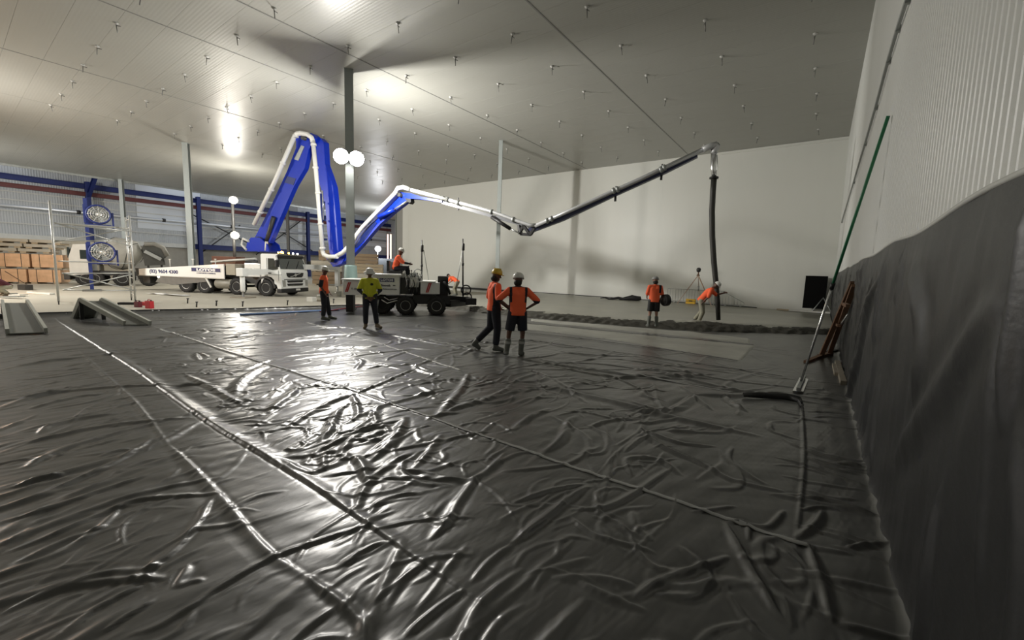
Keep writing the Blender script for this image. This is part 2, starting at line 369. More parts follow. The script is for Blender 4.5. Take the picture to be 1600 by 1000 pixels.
# long silver service duct along the old wall
p0 = wz(-60, 318, XW+.8); zz = wz(115, 331, XW+.8)[2]
du = empty('service_pipe', (XW+.8, 0, zz), label='long silver pipe running level along the old warehouse wall', cat='pipe')
MB().tube([(XW+.8, -9, zz), (XW+.8, 49, zz)], .17, 10).build('pipe', mat('silver_pipe', (.7, .72, .74), .35, .5), du, True)
for k in range(7): MB().lathe([(.22, -.15), (.22, .15)], (XW+.8, 2+k*7.3, zz), (0, 1, 0), 10).build('coupling', DSTEEL, du, True)
# ---- ramped edge form between platform and ground
ef = empty('edge_form', (XE, 6, 0), label='long black edge board along the left side of the plastic-covered floor', cat='board')
a = onz(-60, 503, 0); b_ = onz(20, 497, 0); c_ = onz(235, 490, 0); d_ = onz(380, 487, 0); e_ = onz(520, 482, 0)
EP = [np.array([a[0]-.05, a[1]-5, 0])]+[np.array(p) for p in (a, b_, c_, d_, e_)]; EP.append(EP[-1]+(EP[-1]-EP[-2])*.9)
for p, q in zip(EP[:-1], EP[1:]): MB().bar((p[0], p[1], .02), (q[0], q[1], .02), .08, .24).build('board', BLACK, ef, True)
def edge_x(y): return float(np.interp(y, [p[1] for p in EP], [p[0] for p in EP]))
# ================================================================ PLASTIC FILM ON THE FLOOR
def axis(a, b, f):
    out = [a]; 
    while out[-1] < b: out.append(out[-1]+f(out[-1]))
    out[-1] = b; return np.array(out)
gx = axis(-20.2, .62, lambda x: .011+.0022*max(0, -x-1.0)+(.0 if x > -14 else .01))
gy = axis(-6.5, 20.0, lambda y: .2 if y < -.6 else (.03 if y < .3 else .0115+.0018*max(0, y-2.)+(0 if y < 14 else .05)))
GXX, GYY = np.meshgrid(gx, gy, indexing='ij'); HZ = np.zeros_like(GXX)
def noise2(x, y, sc, seed):
    r = np.random.default_rng(seed); z = 0
    for k in range(9):
        a = r.uniform(0, 2*PI); f = r.uniform(.6, 1.8)/sc; z = z+np.sin((x*math.cos(a)+y*math.sin(a))*2*PI*f+r.uniform(0, 6.28))
    return z/4
def stroke(pts, wd, h, H=HZ, X=GXX, Y=GYY, ax=gx, ay=gy, sharp=1.0, side=.0):
    """a fold: a smooth ridge with a gaussian section along a polyline"""
    P = np.array([p[:2] for p in pts], float)
    # densify with catmull-rom
    Q = [P[0]]
    for i in range(len(P)-1):
        p0 = P[max(i-1, 0)]; p1 = P[i]; p2 = P[i+1]; p3 = P[min(i+2, len(P)-1)]
        for t in np.linspace(0, 1, 7)[1:]:
            Q.append(.5*((2*p1)+(-p0+p2)*t+(2*p0-5*p1+4*p2-p3)*t*t+(-p0+3*p1-3*p2+p3)*t**3))
    Q = np.array(Q); L = np.r_[0, np.cumsum(np.linalg.norm(np.diff(Q, axis=0), axis=1))]; T = L[-1]
    if T < 1e-3: return
    m = wd*3.2; lo = Q.min(0)-m; hi = Q.max(0)+m
    i0, i1 = np.searchsorted(ax, [lo[0], hi[0]]); j0, j1 = np.searchsorted(ay, [lo[1], hi[1]])
    if i1 <= i0 or j1 <= j0: return
    x = X[i0:i1, j0:j1]; y = Y[i0:i1, j0:j1]; best = np.full(x.shape, 1e9); s = np.zeros_like(x); sg = np.zeros_like(x)
    for k in range(len(Q)-1):
        d = Q[k+1]-Q[k]; l2 = d @ d
        if l2 < 1e-12: continue
        t = np.clip(((x-Q[k, 0])*d[0]+(y-Q[k, 1])*d[1])/l2, 0, 1)
        dx = x-Q[k, 0]-t*d[0]; dy = y-Q[k, 1]-t*d[1]; r2 = dx*dx+dy*dy; mk = r2 < best
        best = np.where(mk, r2, best); s = np.where(mk, L[k]+t*math.sqrt(l2), s); sg = np.where(mk, np.sign(d[0]*dy-d[1]*dx), sg)
    r = np.sqrt(best); u = s/T
    ww = wd*(.35+.65*np.sqrt(np.clip(4*u*(1-u), 0, 1))); taper = np.clip(np.minimum(u, 1-u)*5, 0, 1)**.7
    ww = ww*np.where(sg > 0, 1-side, 1+side)
    prof_ = np.exp(-(r/ww)**2*sharp)-.22*np.exp(-((r-1.7*ww)/ww)**2)
    H[i0:i1, j0:j1] += h*taper*prof_
def tr(pts, org, sc=2.): return [onz(org[0]+x/sc, org[1]+y/sc, 0) for x, y in pts]
A = [([(0,410),(150,375),(350,335),(600,310)],.05,.03),([(0,280),(150,235),(350,215),(560,205)],.06,.035),([(0,160),(200,125),(330,110)],.06,.03),
([(0,590),(150,545),(380,440),(480,370)],.035,.025),([(50,530),(120,505),(205,488)],.03,.03),([(0,640),(120,610),(300,545),(470,490)],.03,.025),
([(0,745),(150,690),(330,610),(450,570),(700,550)],.03,.025),([(20,790),(200,700),(350,650)],.025,.02),([(0,930),(120,875),(250,835),(420,820),(520,820)],.03,.03),
([(230,830),(330,800),(430,790),(530,770)],.025,.02),([(190,1000),(280,930),(380,870),(450,840)],.02,.022),([(310,1000),(400,940),(490,885)],.018,.02),
([(400,1000),(520,960),(700,840),(860,750),(1050,680),(1180,640)],.024,.026),([(545,850),(570,810),(590,775)],.025,.02),([(550,850),(600,830),(640,825)],.02,.018),
([(610,660),(700,650),(760,640)],.025,.015),([(430,760),(560,690),(680,620),(800,560),(900,540)],.025,.018),([(1260,1000),(1340,930),(1450,850)],.022,.028),
([(1050,790),(1130,735),(1200,700)],.025,.018),([(880,440),(930,470),(990,490)],.03,.02),([(1470,830),(1530,760),(1600,710)],.025,.022),
([(1340,700),(1400,640),(1440,570),(1500,490)],.04,.035),([(1250,470),(1350,490),(1450,510),(1520,480),(1580,420)],.035,.03),([(1100,430),(1130,460),(1145,515)],.05,.045),
([(1150,450),(1190,420),(1240,370),(1270,310)],.06,.05),([(1060,430),(1100,380),(1140,350)],.04,.03),([(1000,390),(1030,350),(1050,300),(1070,280)],.05,.045),
([(900,350),(930,320),(980,290),(1060,250),(1110,235)],.05,.04),([(840,300),(870,270),(910,240),(930,215)],.06,.05),([(730,240),(750,200),(790,170),(840,145)],.08,.06),
([(840,250),(880,215),(910,190)],.05,.03),([(580,175),(650,210),(720,250),(760,270)],.05,.03),([(960,490),(1010,470),(1060,450),(1090,420)],.04,.03),
([(1110,237),(1200,200),(1310,150)],.035,.035),([(1365,310),(1420,250),(1450,210),(1465,170)],.06,.045),([(1440,115),(1480,95),(1520,95)],.05,.04),
([(620,130),(612,112),(625,108),(650,118)],.05,.04),([(1110,160),(1130,135),(1110,120)],.05,.03),([(1160,290),(1175,320),(1165,330)],.04,.03),([(1100,235),(1120,290),(1100,320)],.04,.03),
([(800,360),(870,350),(940,320)],.03,.02),([(700,330),(780,320),(850,330)],.03,.015),([(1310,210),(1350,235),(1250,240)],.04,.03),([(1290,470),(1330,430),(1380,360)],.04,.03)]
for p, w_, h_ in A: stroke(tr(p, (0, 500)), w_, h_, side=random.uniform(-.35, .35))
B = [([(0,345),(60,310),(120,280)],.05,.035),([(100,420),(150,380),(180,320),(200,305)],.05,.045),([(240,340),(300,320),(380,310)],.04,.03),([(0,200),(150,220),(300,255),(420,285),(600,330),(790,370)],.07,.04),
([(490,295),(540,265),(575,240)],.05,.05),([(440,200),(460,260),(490,295)],.05,.03),([(400,350),(470,400),(560,440),(620,460)],.03,.03),([(400,345),(520,390),(640,400)],.03,.03),
([(540,430),(620,470),(700,510),(860,545)],.03,.025),([(690,400),(680,440),(740,490),(800,520)],.03,.025),([(0,580),(120,540),(240,515)],.025,.025),([(0,710),(120,610),(240,520)],.035,.04),
([(180,600),(300,590),(400,540),(500,470)],.03,.028),([(375,885),(470,820),(580,785),(680,745)],.03,.038),([(200,820),(300,870),(420,920)],.025,.02),([(180,620),(260,680),(400,720),(450,740)],.022,.02),
([(665,640),(720,740),(770,830),(850,960)],.035,.045),([(920,700),(960,820),(1000,960)],.03,.04),([(250,620),(330,640),(380,690)],.022,.018),([(905,410),(1000,440),(1100,470),(1120,480)],.025,.035),
([(910,430),(1000,470),(1090,490)],.02,.025),([(900,560),(980,570),(1080,600),(1160,630)],.02,.03),([(900,600),(970,590),(1030,605)],.02,.03),([(1040,720),(1120,710),(1200,720)],.02,.035),
([(890,690),(950,640),(970,600)],.03,.04),([(740,640),(800,650),(850,600)],.025,.025),([(350,420),(400,380),(440,370)],.03,.03),([(920,290),(1000,292),(1060,300)],.03,.025),
([(560,235),(700,240),(800,235),(860,235)],.05,.05),([(660,235),(700,270),(740,295)],.035,.04),([(430,170),(520,175),(640,190)],.05,.03),([(300,160),(420,180),(560,190)],.06,.03),([(0,270),(60,250),(140,245)],.04,.02),
([(230,330),(300,370),(320,420),(330,470)],.03,.02),([(560,610),(640,600),(700,590)],.02,.02),([(740,700),(730,640),(670,640)],.02,.03)]
for p, w_, h_ in B: stroke(tr(p, (800, 500)), w_, h_, side=random.uniform(-.35, .35))
# long overlaps between sheets (they run across the hall)
stroke([(-18, 1.9), (-16.65, 1.85), (-12.06, 1.81), (-9.23, 1.79), (-5.38, 1.69), (-3.44, 1.71), (-1.66, 1.65), (-1.0, 1.63)], .055, .036, side=-.6)
stroke([(-11.6, 1.5), (-9, 1.4), (-7, 1.35), (-5.0, 1.21)], .03, .014); stroke([(-5.1, 1.22), (-3.8, 1.18), (-2.7, 1.11), (-2.2, 1.16)], .035, .016, side=.4); stroke([(-2.3, 1.14), (-1.75, 1.16), (-1.5, 1.0), (-1.2, .9)], .03, .02)
stroke([(-17, 3.3), (-13.8, 3.3), (-8.4, 3.37), (-5.3, 3.47), (-2.45, 3.43), (.1, 3.44)], .04, .012)
stroke([(-10.7, 7.08), (-5.14, 7.08), (-2.5, 7.41), (-.17, 7.75)], .06, .03)
stroke([(-.06, 7.6), (.02, 5.6), (.04, 4.5), (.03, 3.3)], .02, .02)
r_ = random.Random(5)
def rnd(n, xr_, yr_, ang, spread, L, W_, H_, curv=.25):
    for _ in range(n):
        x = r_.uniform(*xr_); y = r_.uniform(*yr_); a = math.radians(r_.gauss(ang, spread)); l = r_.uniform(*L); c = r_.gauss(0, curv)
        pts = []
        for t in (-.5, -.17, .17, .5):
            aa = a+c*t*2; pts.append((x+math.cos(aa)*l*t+r_.gauss(0, .02*l), y+math.sin(aa)*l*t+r_.gauss(0, .02*l)))
        w = r_.uniform(*W_); stroke(pts, w, r_.uniform(*H_)*w, side=r_.uniform(-.4, .4))
rnd(120, (-18, -.5), (-.4, 1.7), 105, 12, (.6, 1.9), (.018, .045), (.35, .8))
rnd(110, (-18, -3), (1.9, 3.3), 100, 16, (.6, 1.4), (.015, .04), (.35, .8))
rnd(60, (-9, -2), (1.9, 3.3), 80, 35, (.3, .9), (.015, .035), (.4, .9), .5)
rnd(130, (-17, -.5), (3.5, 7.0), 85, 28, (.6, 2.4), (.02, .05), (.35, .8), .4)
rnd(50, (-7, -.2), (3.5, 7.0), 65, 40, (.3, 1.2), (.015, .04), (.4, .8), .5)
rnd(80, (-17, 0), (7.2, 13.5), 90, 20, (1, 3.5), (.03, .07), (.3, .7), .2)
rnd(70, (-12, 0), (7.2, 13.5), 20, 25, (1, 3.5), (.03, .07), (.3, .6), .3)
rnd(260, (-9, -.3), (-.2, 1.7), 100, 14, (.25, .8), (.010, .022), (.3, .7))
rnd(260, (-12, -1), (1.9, 5.6), 85, 30, (.25, .9), (.012, .028), (.3, .7), .4)
rnd(60, (-.0, .5), (1, 12), 10, 15, (.3, .8), (.015, .03), (.5, .9), .3)
rnd(25, (-1, .3), (.8, 3.3), 60, 50, (.3, 1.2), (.015, .04), (.4, .8), .5)
HZ *= .62
HZ += .006*noise2(GXX, GYY*.7, 1.3, 3)+.003*noise2(GXX*1.4, GYY*.5, .35, 9)
HZ += .0007*noise2(GXX*2.2, GYY*.8, .14, 19)
HZ = np.where(GYY < -.8, HZ*.3, HZ)
HZ *= 1-.65*np.clip((GYY-8.2)/1.4, 0, 1)
# rises against the edge board and turns up into the wall film
ex = np.interp(GYY, [p[1] for p in EP], [p[0] for p in EP])
HZ += .10*np.exp(-np.clip(GXX-ex, 0, None)/.10)
GX2 = np.maximum(GXX, ex+.045)
HZ += .05*np.exp(-(np.clip(.60-GXX, 0, None)/.05)**2)
HZ = np.maximum(HZ+.02, .004)
mem = D.objects.new('floor_plastic_film', gridmesh('floor_plastic_film', np.stack([GX2.ravel(), GYY.ravel(), HZ.ravel()], 1), len(gx), len(gy), PLAS)); COL.objects.link(mem)
tag(mem, 'wrinkled glossy black plastic sheeting covering the whole near floor', 'sheeting')
def hz(x, y):
    i = int(np.clip(np.searchsorted(gx, x), 0, len(gx)-1)); j = int(np.clip(np.searchsorted(gy, y), 0, len(gy)-1)); return float(HZ[i, j])
TAPE = mat('grey_joint_tape', (.27, .275, .265), .38, spec=.7)
TAPEL = mat('pale_joint_tape', (.45, .45, .43), .4)
def strip(name, pts, w, m, label, up=.004, step=.05):
    P = np.array([p[:2] for p in pts], float); L = np.r_[0, np.cumsum(np.linalg.norm(np.diff(P, axis=0), axis=1))]
    s = np.arange(0, L[-1], step); x = np.interp(s, L, P[:, 0]); y = np.interp(s, L, P[:, 1]); d = np.stack([np.gradient(x), np.gradient(y)], 1); d /= np.linalg.norm(d, axis=1)[:, None]
    rows = []
    for k in range(len(s)):
        for t in (-1, -.33, .33, 1):
            xx = x[k]-d[k, 1]*w/2*t; yy = y[k]+d[k, 0]*w/2*t; rows.append((xx, yy, max(hz(xx, yy), hz(x[k], y[k])-.006)+up))
    o = D.objects.new(name, gridmesh(name, np.array(rows), len(s), 4, m)); COL.objects.link(o)
    sm = o.modifiers.new('thickness', 'SOLIDIFY'); sm.thickness = .002; return tag(o, label, 'tape')
strip('joint_tape', [onz(*p) for p in ((251, 516), (400, 565), (560, 615), (800, 700), (1275, 862))], .05, TAPE, 'long straight grey tape line crossing the middle of the black plastic floor')
strip('joint_tape', [onz(*p) for p in ((480, 505), (600, 540), (722, 581))], .06, TAPEL, 'pale tape line running towards the two workers from the left')
strip('joint_tape', [onz(*p) for p in ((560, 517), (700, 538), (800, 560), (1000, 590), (1150, 615))], .045, TAPE, 'faint grey seam tape passing by the feet of the two workers')
# ---- fresh concrete pour (sheet mesh with a rough front edge)
yf = lambda x: np.interp(x, [-18, -14.5, -12, -8.5, -5, -3.1, -.25, .7], [13.2, 13.5, 13.6, 13.75, 14.5, 15.3, 17.6, 18.3])
cx = axis(-18.4, .53, lambda x: .05); cu = np.r_[0, np.cumsum(np.linspace(.03, .35, 75))]; cu = cu/cu[-1]
cy = yf(cx)[:, None]+np.where(True, 1, 1)*cu[None, :]*(YF-.12-yf(cx)[:, None]); CX = np.repeat(cx[:, None], len(cu), 1)
dist = cy-yf(cx)[:, None]
rough = np.exp(-dist/1.0)
hgt = .16*(1-np.exp(-(dist/.32)**1.2)) + .05*rough*noise2(CX, cy, .35, 21)*np.clip(dist/.3, 0, 1)+.025*rough*noise2(CX, cy, .12, 22)*np.clip(dist/.3, 0, 1)+.007*noise2(CX, cy*.5, 1.6, 23)*np.clip(dist, 0, 1)
mound = .10*np.exp(-((CX+3.3)/1.6)**2-((cy-16.3)/.7)**2)
cy2 = cy+.10*noise2(CX, cy*0, .5, 25)*np.exp(-dist/.6); hgt = hgt+mound*(dist > 0)
con = D.objects.new('wet_concrete_slab', gridmesh('wet_concrete_slab', np.stack([CX.ravel(), cy2.ravel(), (hgt+.015).ravel()], 1), len(cx), len(cu), CONC)); COL.objects.link(con)
tag(con, 'grey freshly poured wet concrete filling the far side of the room', 'concrete', kind='stuff')
con.data.materials.append(CONCR)
fi = np.zeros(len(con.data.polygons), np.int32).reshape(len(cx)-1, len(cu)-1); thr = (1.0+.35*noise2(cx, cx*0, .9, 30))[:-1, None]
fi[:] = (dist[:-1, :-1] < thr).astype(np.int32); con.data.polygons.foreach_set('material_index', fi.ravel())
def czt(x, y): # top of the pour
    return .02+.16*(1-math.exp(-(max(y-float(yf(x)), 0)/.32)**1.2))
# thin laitance streaks / spilled slurry on the film in front of the pour
SLUR = mat('grey_slurry', (.40, .40, .36), .5, bump=.5, bscale=18, vary=.5, vscale=1.2)
def puddle(cxy, rx, ry, rot, label, seed):
    b = MB(); r = random.Random(seed); n = 40; ph = [r.uniform(0, 6.28) for _ in range(4)]; vs = [(cxy[0], cxy[1], hz(*cxy)+.03)]; 
    for ring, f in ((1, .55), (2, 1.)):
        for k in range(n):
            t = 2*PI*k/n; q = f*(1+.18*math.sin(2*t+ph[0])+.13*math.sin(5*t+ph[1])+.08*math.sin(9*t+ph[2])); x = rx*q*math.cos(t); y = ry*q*math.sin(t)
            X_ = cxy[0]+x*math.cos(rot)-y*math.sin(rot); Y_ = cxy[1]+x*math.sin(rot)+y*math.cos(rot); vs.append((X_, Y_, (hz(X_, Y_)+(.025 if ring == 1 else .003))))
    fs = [(0, 1+k, 1+(k+1) % n) for k in range(n)]+[(1+k, 1+n+k, 1+n+(k+1) % n, 1+(k+1) % n) for k in range(n)]
    b.add(vs, fs, True); return tag(b.build('slurry_patch', SLUR), label, 'slurry', kind='stuff')
def band(name, up_, lo_, m, label, seed):
    """a thin coat of slurry between two lines of ground points"""
    U = np.array([onz(*p)[:2] for p in up_]); L_ = np.array([onz(*p)[:2] for p in lo_]); n = 160; q = 14
    def rs(P): s = np.r_[0, np.cumsum(np.linalg.norm(np.diff(P, axis=0), axis=1))]; t = np.linspace(0, s[-1], n); return np.stack([np.interp(t, s, P[:, 0]), np.interp(t, s, P[:, 1])], 1)
    U, L_ = rs(U), rs(L_); r = np.random.default_rng(seed); e = np.convolve(r.normal(0, .10, n+8), np.ones(9)/3, 'valid'); U = U+np.stack([e*0, e*.5], 1); rows = []
    for k in range(n):
        for t in np.linspace(0, 1, q):
            p = U[k]*(1-t)+L_[k]*t; rows.append((p[0], p[1], hz(*p)+(.016 if 0 < t < 1 and 0 < k < n-1 else -.002)))
    o = D.objects.new(name, gridmesh(name, np.array(rows), n, q, m)); COL.objects.link(o); return tag(o, label, 'slurry', kind='stuff')
band('slurry_coat', [(800, 504), (950, 519), (1180, 541)], [(820, 515), (950, 531), (1158, 565)], SLUR, 'pale slurry-coated strip of film ending in a straight cut edge', 3)
band('slurry_coat', [(830, 499), (950, 509), (1080, 520), (1172, 530)], [(830, 503), (950, 515), (1080, 528), (1172, 538)], SLUR, 'pale slurry strip closest to the rough concrete edge', 4)
EDG = mat('dark_film_edge', (.012, .012, .012), .6)
strip('film_edge', [onz(*p) for p in ((722, 498), (900, 514), (1050, 529), (1180, 541))], .05, EDG, 'dark sheet edge between the two pale slurry strips', up=.024)
strip('film_edge', [onz(*p) for p in ((722, 511), (900, 530), (1050, 550), (1156, 567))], .05, EDG, 'dark sheet edge on the near side of the wider slurry strip', up=.024)
strip('film_edge', [onz(*p) for p in ((812, 531), (1000, 557), (1225, 590))], .03, EDG, 'dark sheet edge running from the near workers towards the float blade', up=.012)
# ================================================================ PLASTIC FILM ON THE RIGHT WALL
wy = axis(-6.4, 28.4, lambda y: .3 if y < 1 else .02+.0035*max(0, y-2)); wz_ = np.linspace(0, 1, 110)
WY, WU = np.meshgrid(wy, wz_, indexing='ij'); HX = np.zeros_like(WY)
def wtr(pts): return [onx(px, py, .57)[[1, 2]] for px, py in pts]
def wst(pts, wd, h, side=0): stroke([np.array(p) for p in pts], wd, h, H=HX, X=WY, Y=WU*2.25, ax=wy, ay=wz_*2.25, side=side)
wst(wtr([(1590, 470), (1550, 520), (1490, 610), (1425, 690), (1400, 720)]), .12, .035)
wst(wtr([(1385, 430), (1365, 480), (1345, 560), (1325, 640)]), .10, .06)
wst(wtr([(1372, 430), (1350, 500), (1335, 560)]), .08, -.05)
wst(wtr([(1440, 400), (1450, 520), (1430, 640)]), .10, .03)
for _ in range(150):
    y = r_.uniform(.8, 26); z = r_.uniform(.2, 2.1); l = r_.uniform(.4, 1.3); a = r_.gauss(1.5, .28)
    if y < 5 and r_.random() < .5: continue
    wst([(y-math.cos(a)*l/2, z-math.sin(a)*l/2), (y+r_.gauss(0, .04), z), (y+math.cos(a)*l/2, z+math.sin(a)*l/2)], r_.uniform(.02, .07), r_.uniform(.008, .03))
top = 2.24+.02*noise2(wy, wy*0, 4, 41)
ZZ = WU*top[:, None]
HX += .012*noise2(WY, ZZ*.6, 1.2, 44)+.005*noise2(WY*1.5, ZZ*.5, .4, 45)
HX = np.clip(HX+.025, .006, None)
HX += .035*np.exp(-ZZ/.05)*(1+.6*noise2(WY, WY*0, .5, 46))
HX = HX*np.clip((1-WU)*8+.25, 0, 1)
WXX = .6-ZZ*.016-.012-HX
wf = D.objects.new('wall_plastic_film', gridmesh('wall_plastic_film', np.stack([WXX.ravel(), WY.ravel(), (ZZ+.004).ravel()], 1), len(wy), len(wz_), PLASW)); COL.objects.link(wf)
tag(wf, 'black plastic sheeting hung on the lower right wall with loose folds', 'sheeting')
b = MB(); b.tube([(.6-.016*z-.012, y, z+.012) for y, z in zip(wy[::4], top[::4])], .018, 5); o = b.build('top_tape', mat('white_tape', (.6, .61, .58), .5), wf)
# ================================================================ CEILING HANGERS (grid 2.62 x 2.51 m)
RODM = mat('hanger_steel', (.20, .20, .19), .4, .6)
b1 = MB().lathe([(.055, 0), (.05, -.02), (.018, -.035), (.012, -.05)], (0, 0, 0), n=8).mesh('anchor_cap', mat('white_cap', (.5, .5, .48), .5))
b2 = MB().tube([(0, 0, -.02), (.01, .004, -.24)], .011, 5).mesh('threaded_rod', RODM)
b3 = MB().tube([(0, 0, -.06), (.0, .09, -.055)], .012, 5).mesh('wing_clip', RODM)
cnt = 0
for i in range(13):
    x = -.88-2.62*i
    for j in range(11 if i < 14 else 8):
        y = 3.98+2.5*j
        if i == 0 and y < 13 or i < 2 and y < 11 or i < 4 and y < 8 or i < 6 and y < 6: continue
        if y > 28.4: continue
        e = empty('ceiling_hanger', (x+r_.uniform(-.04, .04), y+r_.uniform(-.05, .05), HC), rz=r_.uniform(-.5, .5), label='small steel hanger rod with white cap on the white ceiling', cat='hanger', group='hanger rods across the ceiling')
        e.scale = (1.3, 1.3, 1.3); inst(b1, 'anchor_cap', e, (0, 0, 0)); inst(b2, 'threaded_rod', e, (0, 0, 0), (r_.uniform(-.15, .15), r_.uniform(-.15, .15), 0)); inst(b3, 'wing_clip', e, (0, 0, 0)); cnt += 1
# ================================================================ COLUMNS
def hcol(name, x, y, z0, z1, w, d, rz, label, m=COLM):
    t = empty(name, (x, y, z0), rz, label, 'column'); H = z1-z0
    MB().box((0, -d/2, H/2), (w, .018, H)).box((0, d/2, H/2), (w, .018, H)).build('flange', m, t)
    MB().box((0, 0, H/2), (.014, d, H)).build('web', m, t)
    MB().box((0, 0, .012), (w+.12, d+.12, .024)).build('base_plate', m, t)
    MB().box((0, 0, H-.012), (w+.04, d+.04, .024)).build('cap_plate', m, t)
    for sx in (-1, 1):
        for sy in (-1, 1): MB().lathe([(.02, 0), (.02, .03), (.01, .03), (.01, .05)], (sx*(w/2+.03), sy*(d/2+.03), .024), n=6).build('bolt', DSTEEL, t)
    return t
col1 = hcol('steel_column', *C1, 0.0, HC, .31, .31, .95, 'tall grey steel column carrying the two bright floodlights')
hcol('steel_column', *C2, 0.0, HC, .22, .24, .6, 'slim grey steel column in front of the far white wall')
hcol('steel_column', *C3, GZ, HC, .32, .32, .9, 'grey steel column rising behind the pump truck bed')
p = onv(190, 300, (-56, 11), np.array([0, 1.])); hcol('steel_column', p[0], p[1], GZ, HC, .3, .3, .9, 'thin distant grey column right of the two big fans', COLM)
p = onv(449, 330, (-47, 24), np.array([0, 1.])); hcol('steel_column', p[0], p[1], GZ, HC, .26, .26, .9, 'thin dark distant column between boom and white pipe', DSTEEL)
# plastic-wrapped foot of the first column
b = MB(); prof = [(.27, 0), (.265, .35), (.25, .65), (.238, .85), (.23, .90)]
b.lathe(prof, (C1[0], C1[1], .95), n=12); tag(b.build('column_wrap', TEAL), 'pale teal plastic wrapped round the lower part of the floodlight column', 'wrap')
# floodlights
cdir = V((0-FL[0], 0-FL[1], 0)).normalized(); sd = V((-cdir.y, cdir.x, 0))
def flood(px, py, label, extra=0):
    c = V(onv(px, py, (FL[0]+cdir.x*.5, FL[1]+cdir.y*.5), np.array([sd.x, sd.y])))
    t = empty('floodlight', c, label=label, cat='floodlight')
    aim = (cdir+V((0, 0, -.28))).normalized(); a_, b_, d_ = frame(aim)
    R = Matrix((a_, b_, d_)).transposed()
    MB().lathe([(.08, -.16), (.2, -.10), (.275, 0), (.283, .03)], (0, 0, 0), aim, 18).build('housing', DSTEEL, t)
    MB().lathe([(.001, .036), (.12, .045), (.27, .034), (.28, .03)], (0, 0, 0), aim, 18).build('lit_lens', LAMPW, t)
    MB().tube([a_*.31, a_*.31-d_*.2, -d_*.28, -a_*.31-d_*.2, -a_*.31], .016, 6).build('yoke', DSTEEL, t)
    MB().tube([-d_*.28, V((FL[0], FL[1], c.z-.05))-c], .02, 6).build('bracket', DSTEEL, t)
flood(533, 244, 'left round floodlight glowing white on the grey column'); flood(557, 248, 'right round floodlight glowing white on the grey column')
# mast lamps beside the truck
t = empty('lamp_mast', (LP1[0], LP1[1], GZ), label='thin lamp mast behind the truck with two lit lamps', cat='lamp mast')
MB().tube([(0, 0, 0), (0, 0, LP1[2]-GZ+.1)], .12, 8).build('pole', DSTEEL, t)
for L_ in (LP1, LP2):
    MB().lathe([(.1, -.2), (.30, -.05), (.34, 0)], (.22, 0, L_[2]-GZ), (1, -.3, -.1), 12).build('lamp_housing', DSTEEL, t)
    MB().lathe([(.001, .05), (.15, .05), (.25, .0)], (.24, 0, L_[2]-GZ), (1, -.3, -.1), 12).build('lit_lens', LAMPS, t)
MB().box((0, 0, .05), (.7, .7, .1)).build('base', DSTEEL, t)
t = empty('lamp_stand', (LP3[0], LP3[1], GZ), label='distant lit lamp on a pole beyond the lowered boom', cat='lamp')
MB().tube([(0, 0, 0), (0, 0, LP3[2]-GZ)], .06, 8).build('pole', GALV, t)
MB().lathe([(.1, -.2), (.35, -.05), (.4, 0)], (.1, 0, LP3[2]-GZ), (1, -.6, -.1), 12).build('lamp_housing', DSTEEL, t)
MB().lathe([(.001, .05), (.2, .05), (.28, .0)], (.12, 0, LP3[2]-GZ), (1, -.6, -.1), 12).build('lit_lens', LAMPS, t)
MB().box((0, 0, .05), (.7, .7, .1)).build('base', DSTEEL, t)
print('hangers', cnt)
# ================================================================ FRAMES FOR MACHINES
class Fr:
    """local frame of a machine: x along it, y away from the near side, z up from z0"""
    def __init__(s, P0, az, z0):
        a = math.radians(az); s.az = a; s.P0 = np.array([P0[0], P0[1]]); s.x = np.array([math.cos(a), math.sin(a)]); s.y = np.array([-s.x[1], s.x[0]]); s.z0 = z0
    def L(s, px, py, y=0.):
        q = onv(px, py, s.P0+s.y*y, s.x); d = q[:2]-s.P0; return V((d @ s.x, y, q[2]-s.z0))
    def Wd(s, p): return V((*(s.P0+s.x*p[0]+s.y*p[1]), p[2]+s.z0))
    def root(s, name, label, cat): return empty(name, (s.P0[0], s.P0[1], s.z0), s.az, label, cat)
def Rxz(): return Matrix(((1, 0, 0), (0, 0, -1), (0, 1, 0)))          # text upright, facing -y
def wheel(parent, c, r, w, rimr, rimm=WHITED, axis=(0, 1, 0)):
    """a tyre with a rim and hub, face towards -axis"""
    h = w/2
    t = MB().lathe([(rimr, -h*.8), (rimr*1.05, -h), (r*.93, -h), (r, -h*.75), (r, h*.75), (r*.93, h), (rimr, h)], c, axis, 24).build('tyre', RUBBER, parent)
    b = MB().lathe([(.001, -h*.35), (rimr*.45, -h*.4), (rimr*.5, -h*.15), (rimr*.85, -h*.1), (rimr*.9, -h*.78), (rimr*1.02, -h*.85), (rimr*1.02, h*.8), (.001, h*.7)], c, axis, 20)
    b.build('rim', rimm, t)
    a_, b_, d_ = frame(axis); n = MB()
    for k in range(8):
        q = V(c)+(a_*math.cos(k*PI/4)+b_*math.sin(k*PI/4))*rimr*.4-d_*h*.42; n.lathe([(.018, -.02), (.018, .02)], q, axis, 6)
    n.lathe([(rimr*.2, -h*.62), (rimr*.26, -h*.3)], c, axis, 10); n.build('hub', DSTEEL, t)
    # tread lugs
    g = MB()
    for k in range(20):
        an = 2*PI*k/20; q = V(c)+(a_*math.cos(an)+b_*math.sin(an))*(r+.004); 
        R = Matrix((d_, (a_*-math.sin(an)+b_*math.cos(an)), (a_*math.cos(an)+b_*math.sin(an)))).transposed(); g.box(q, (w*.8, .05*r*2, .02), R=R)
    g.build('tread', RUBBER, t); return t
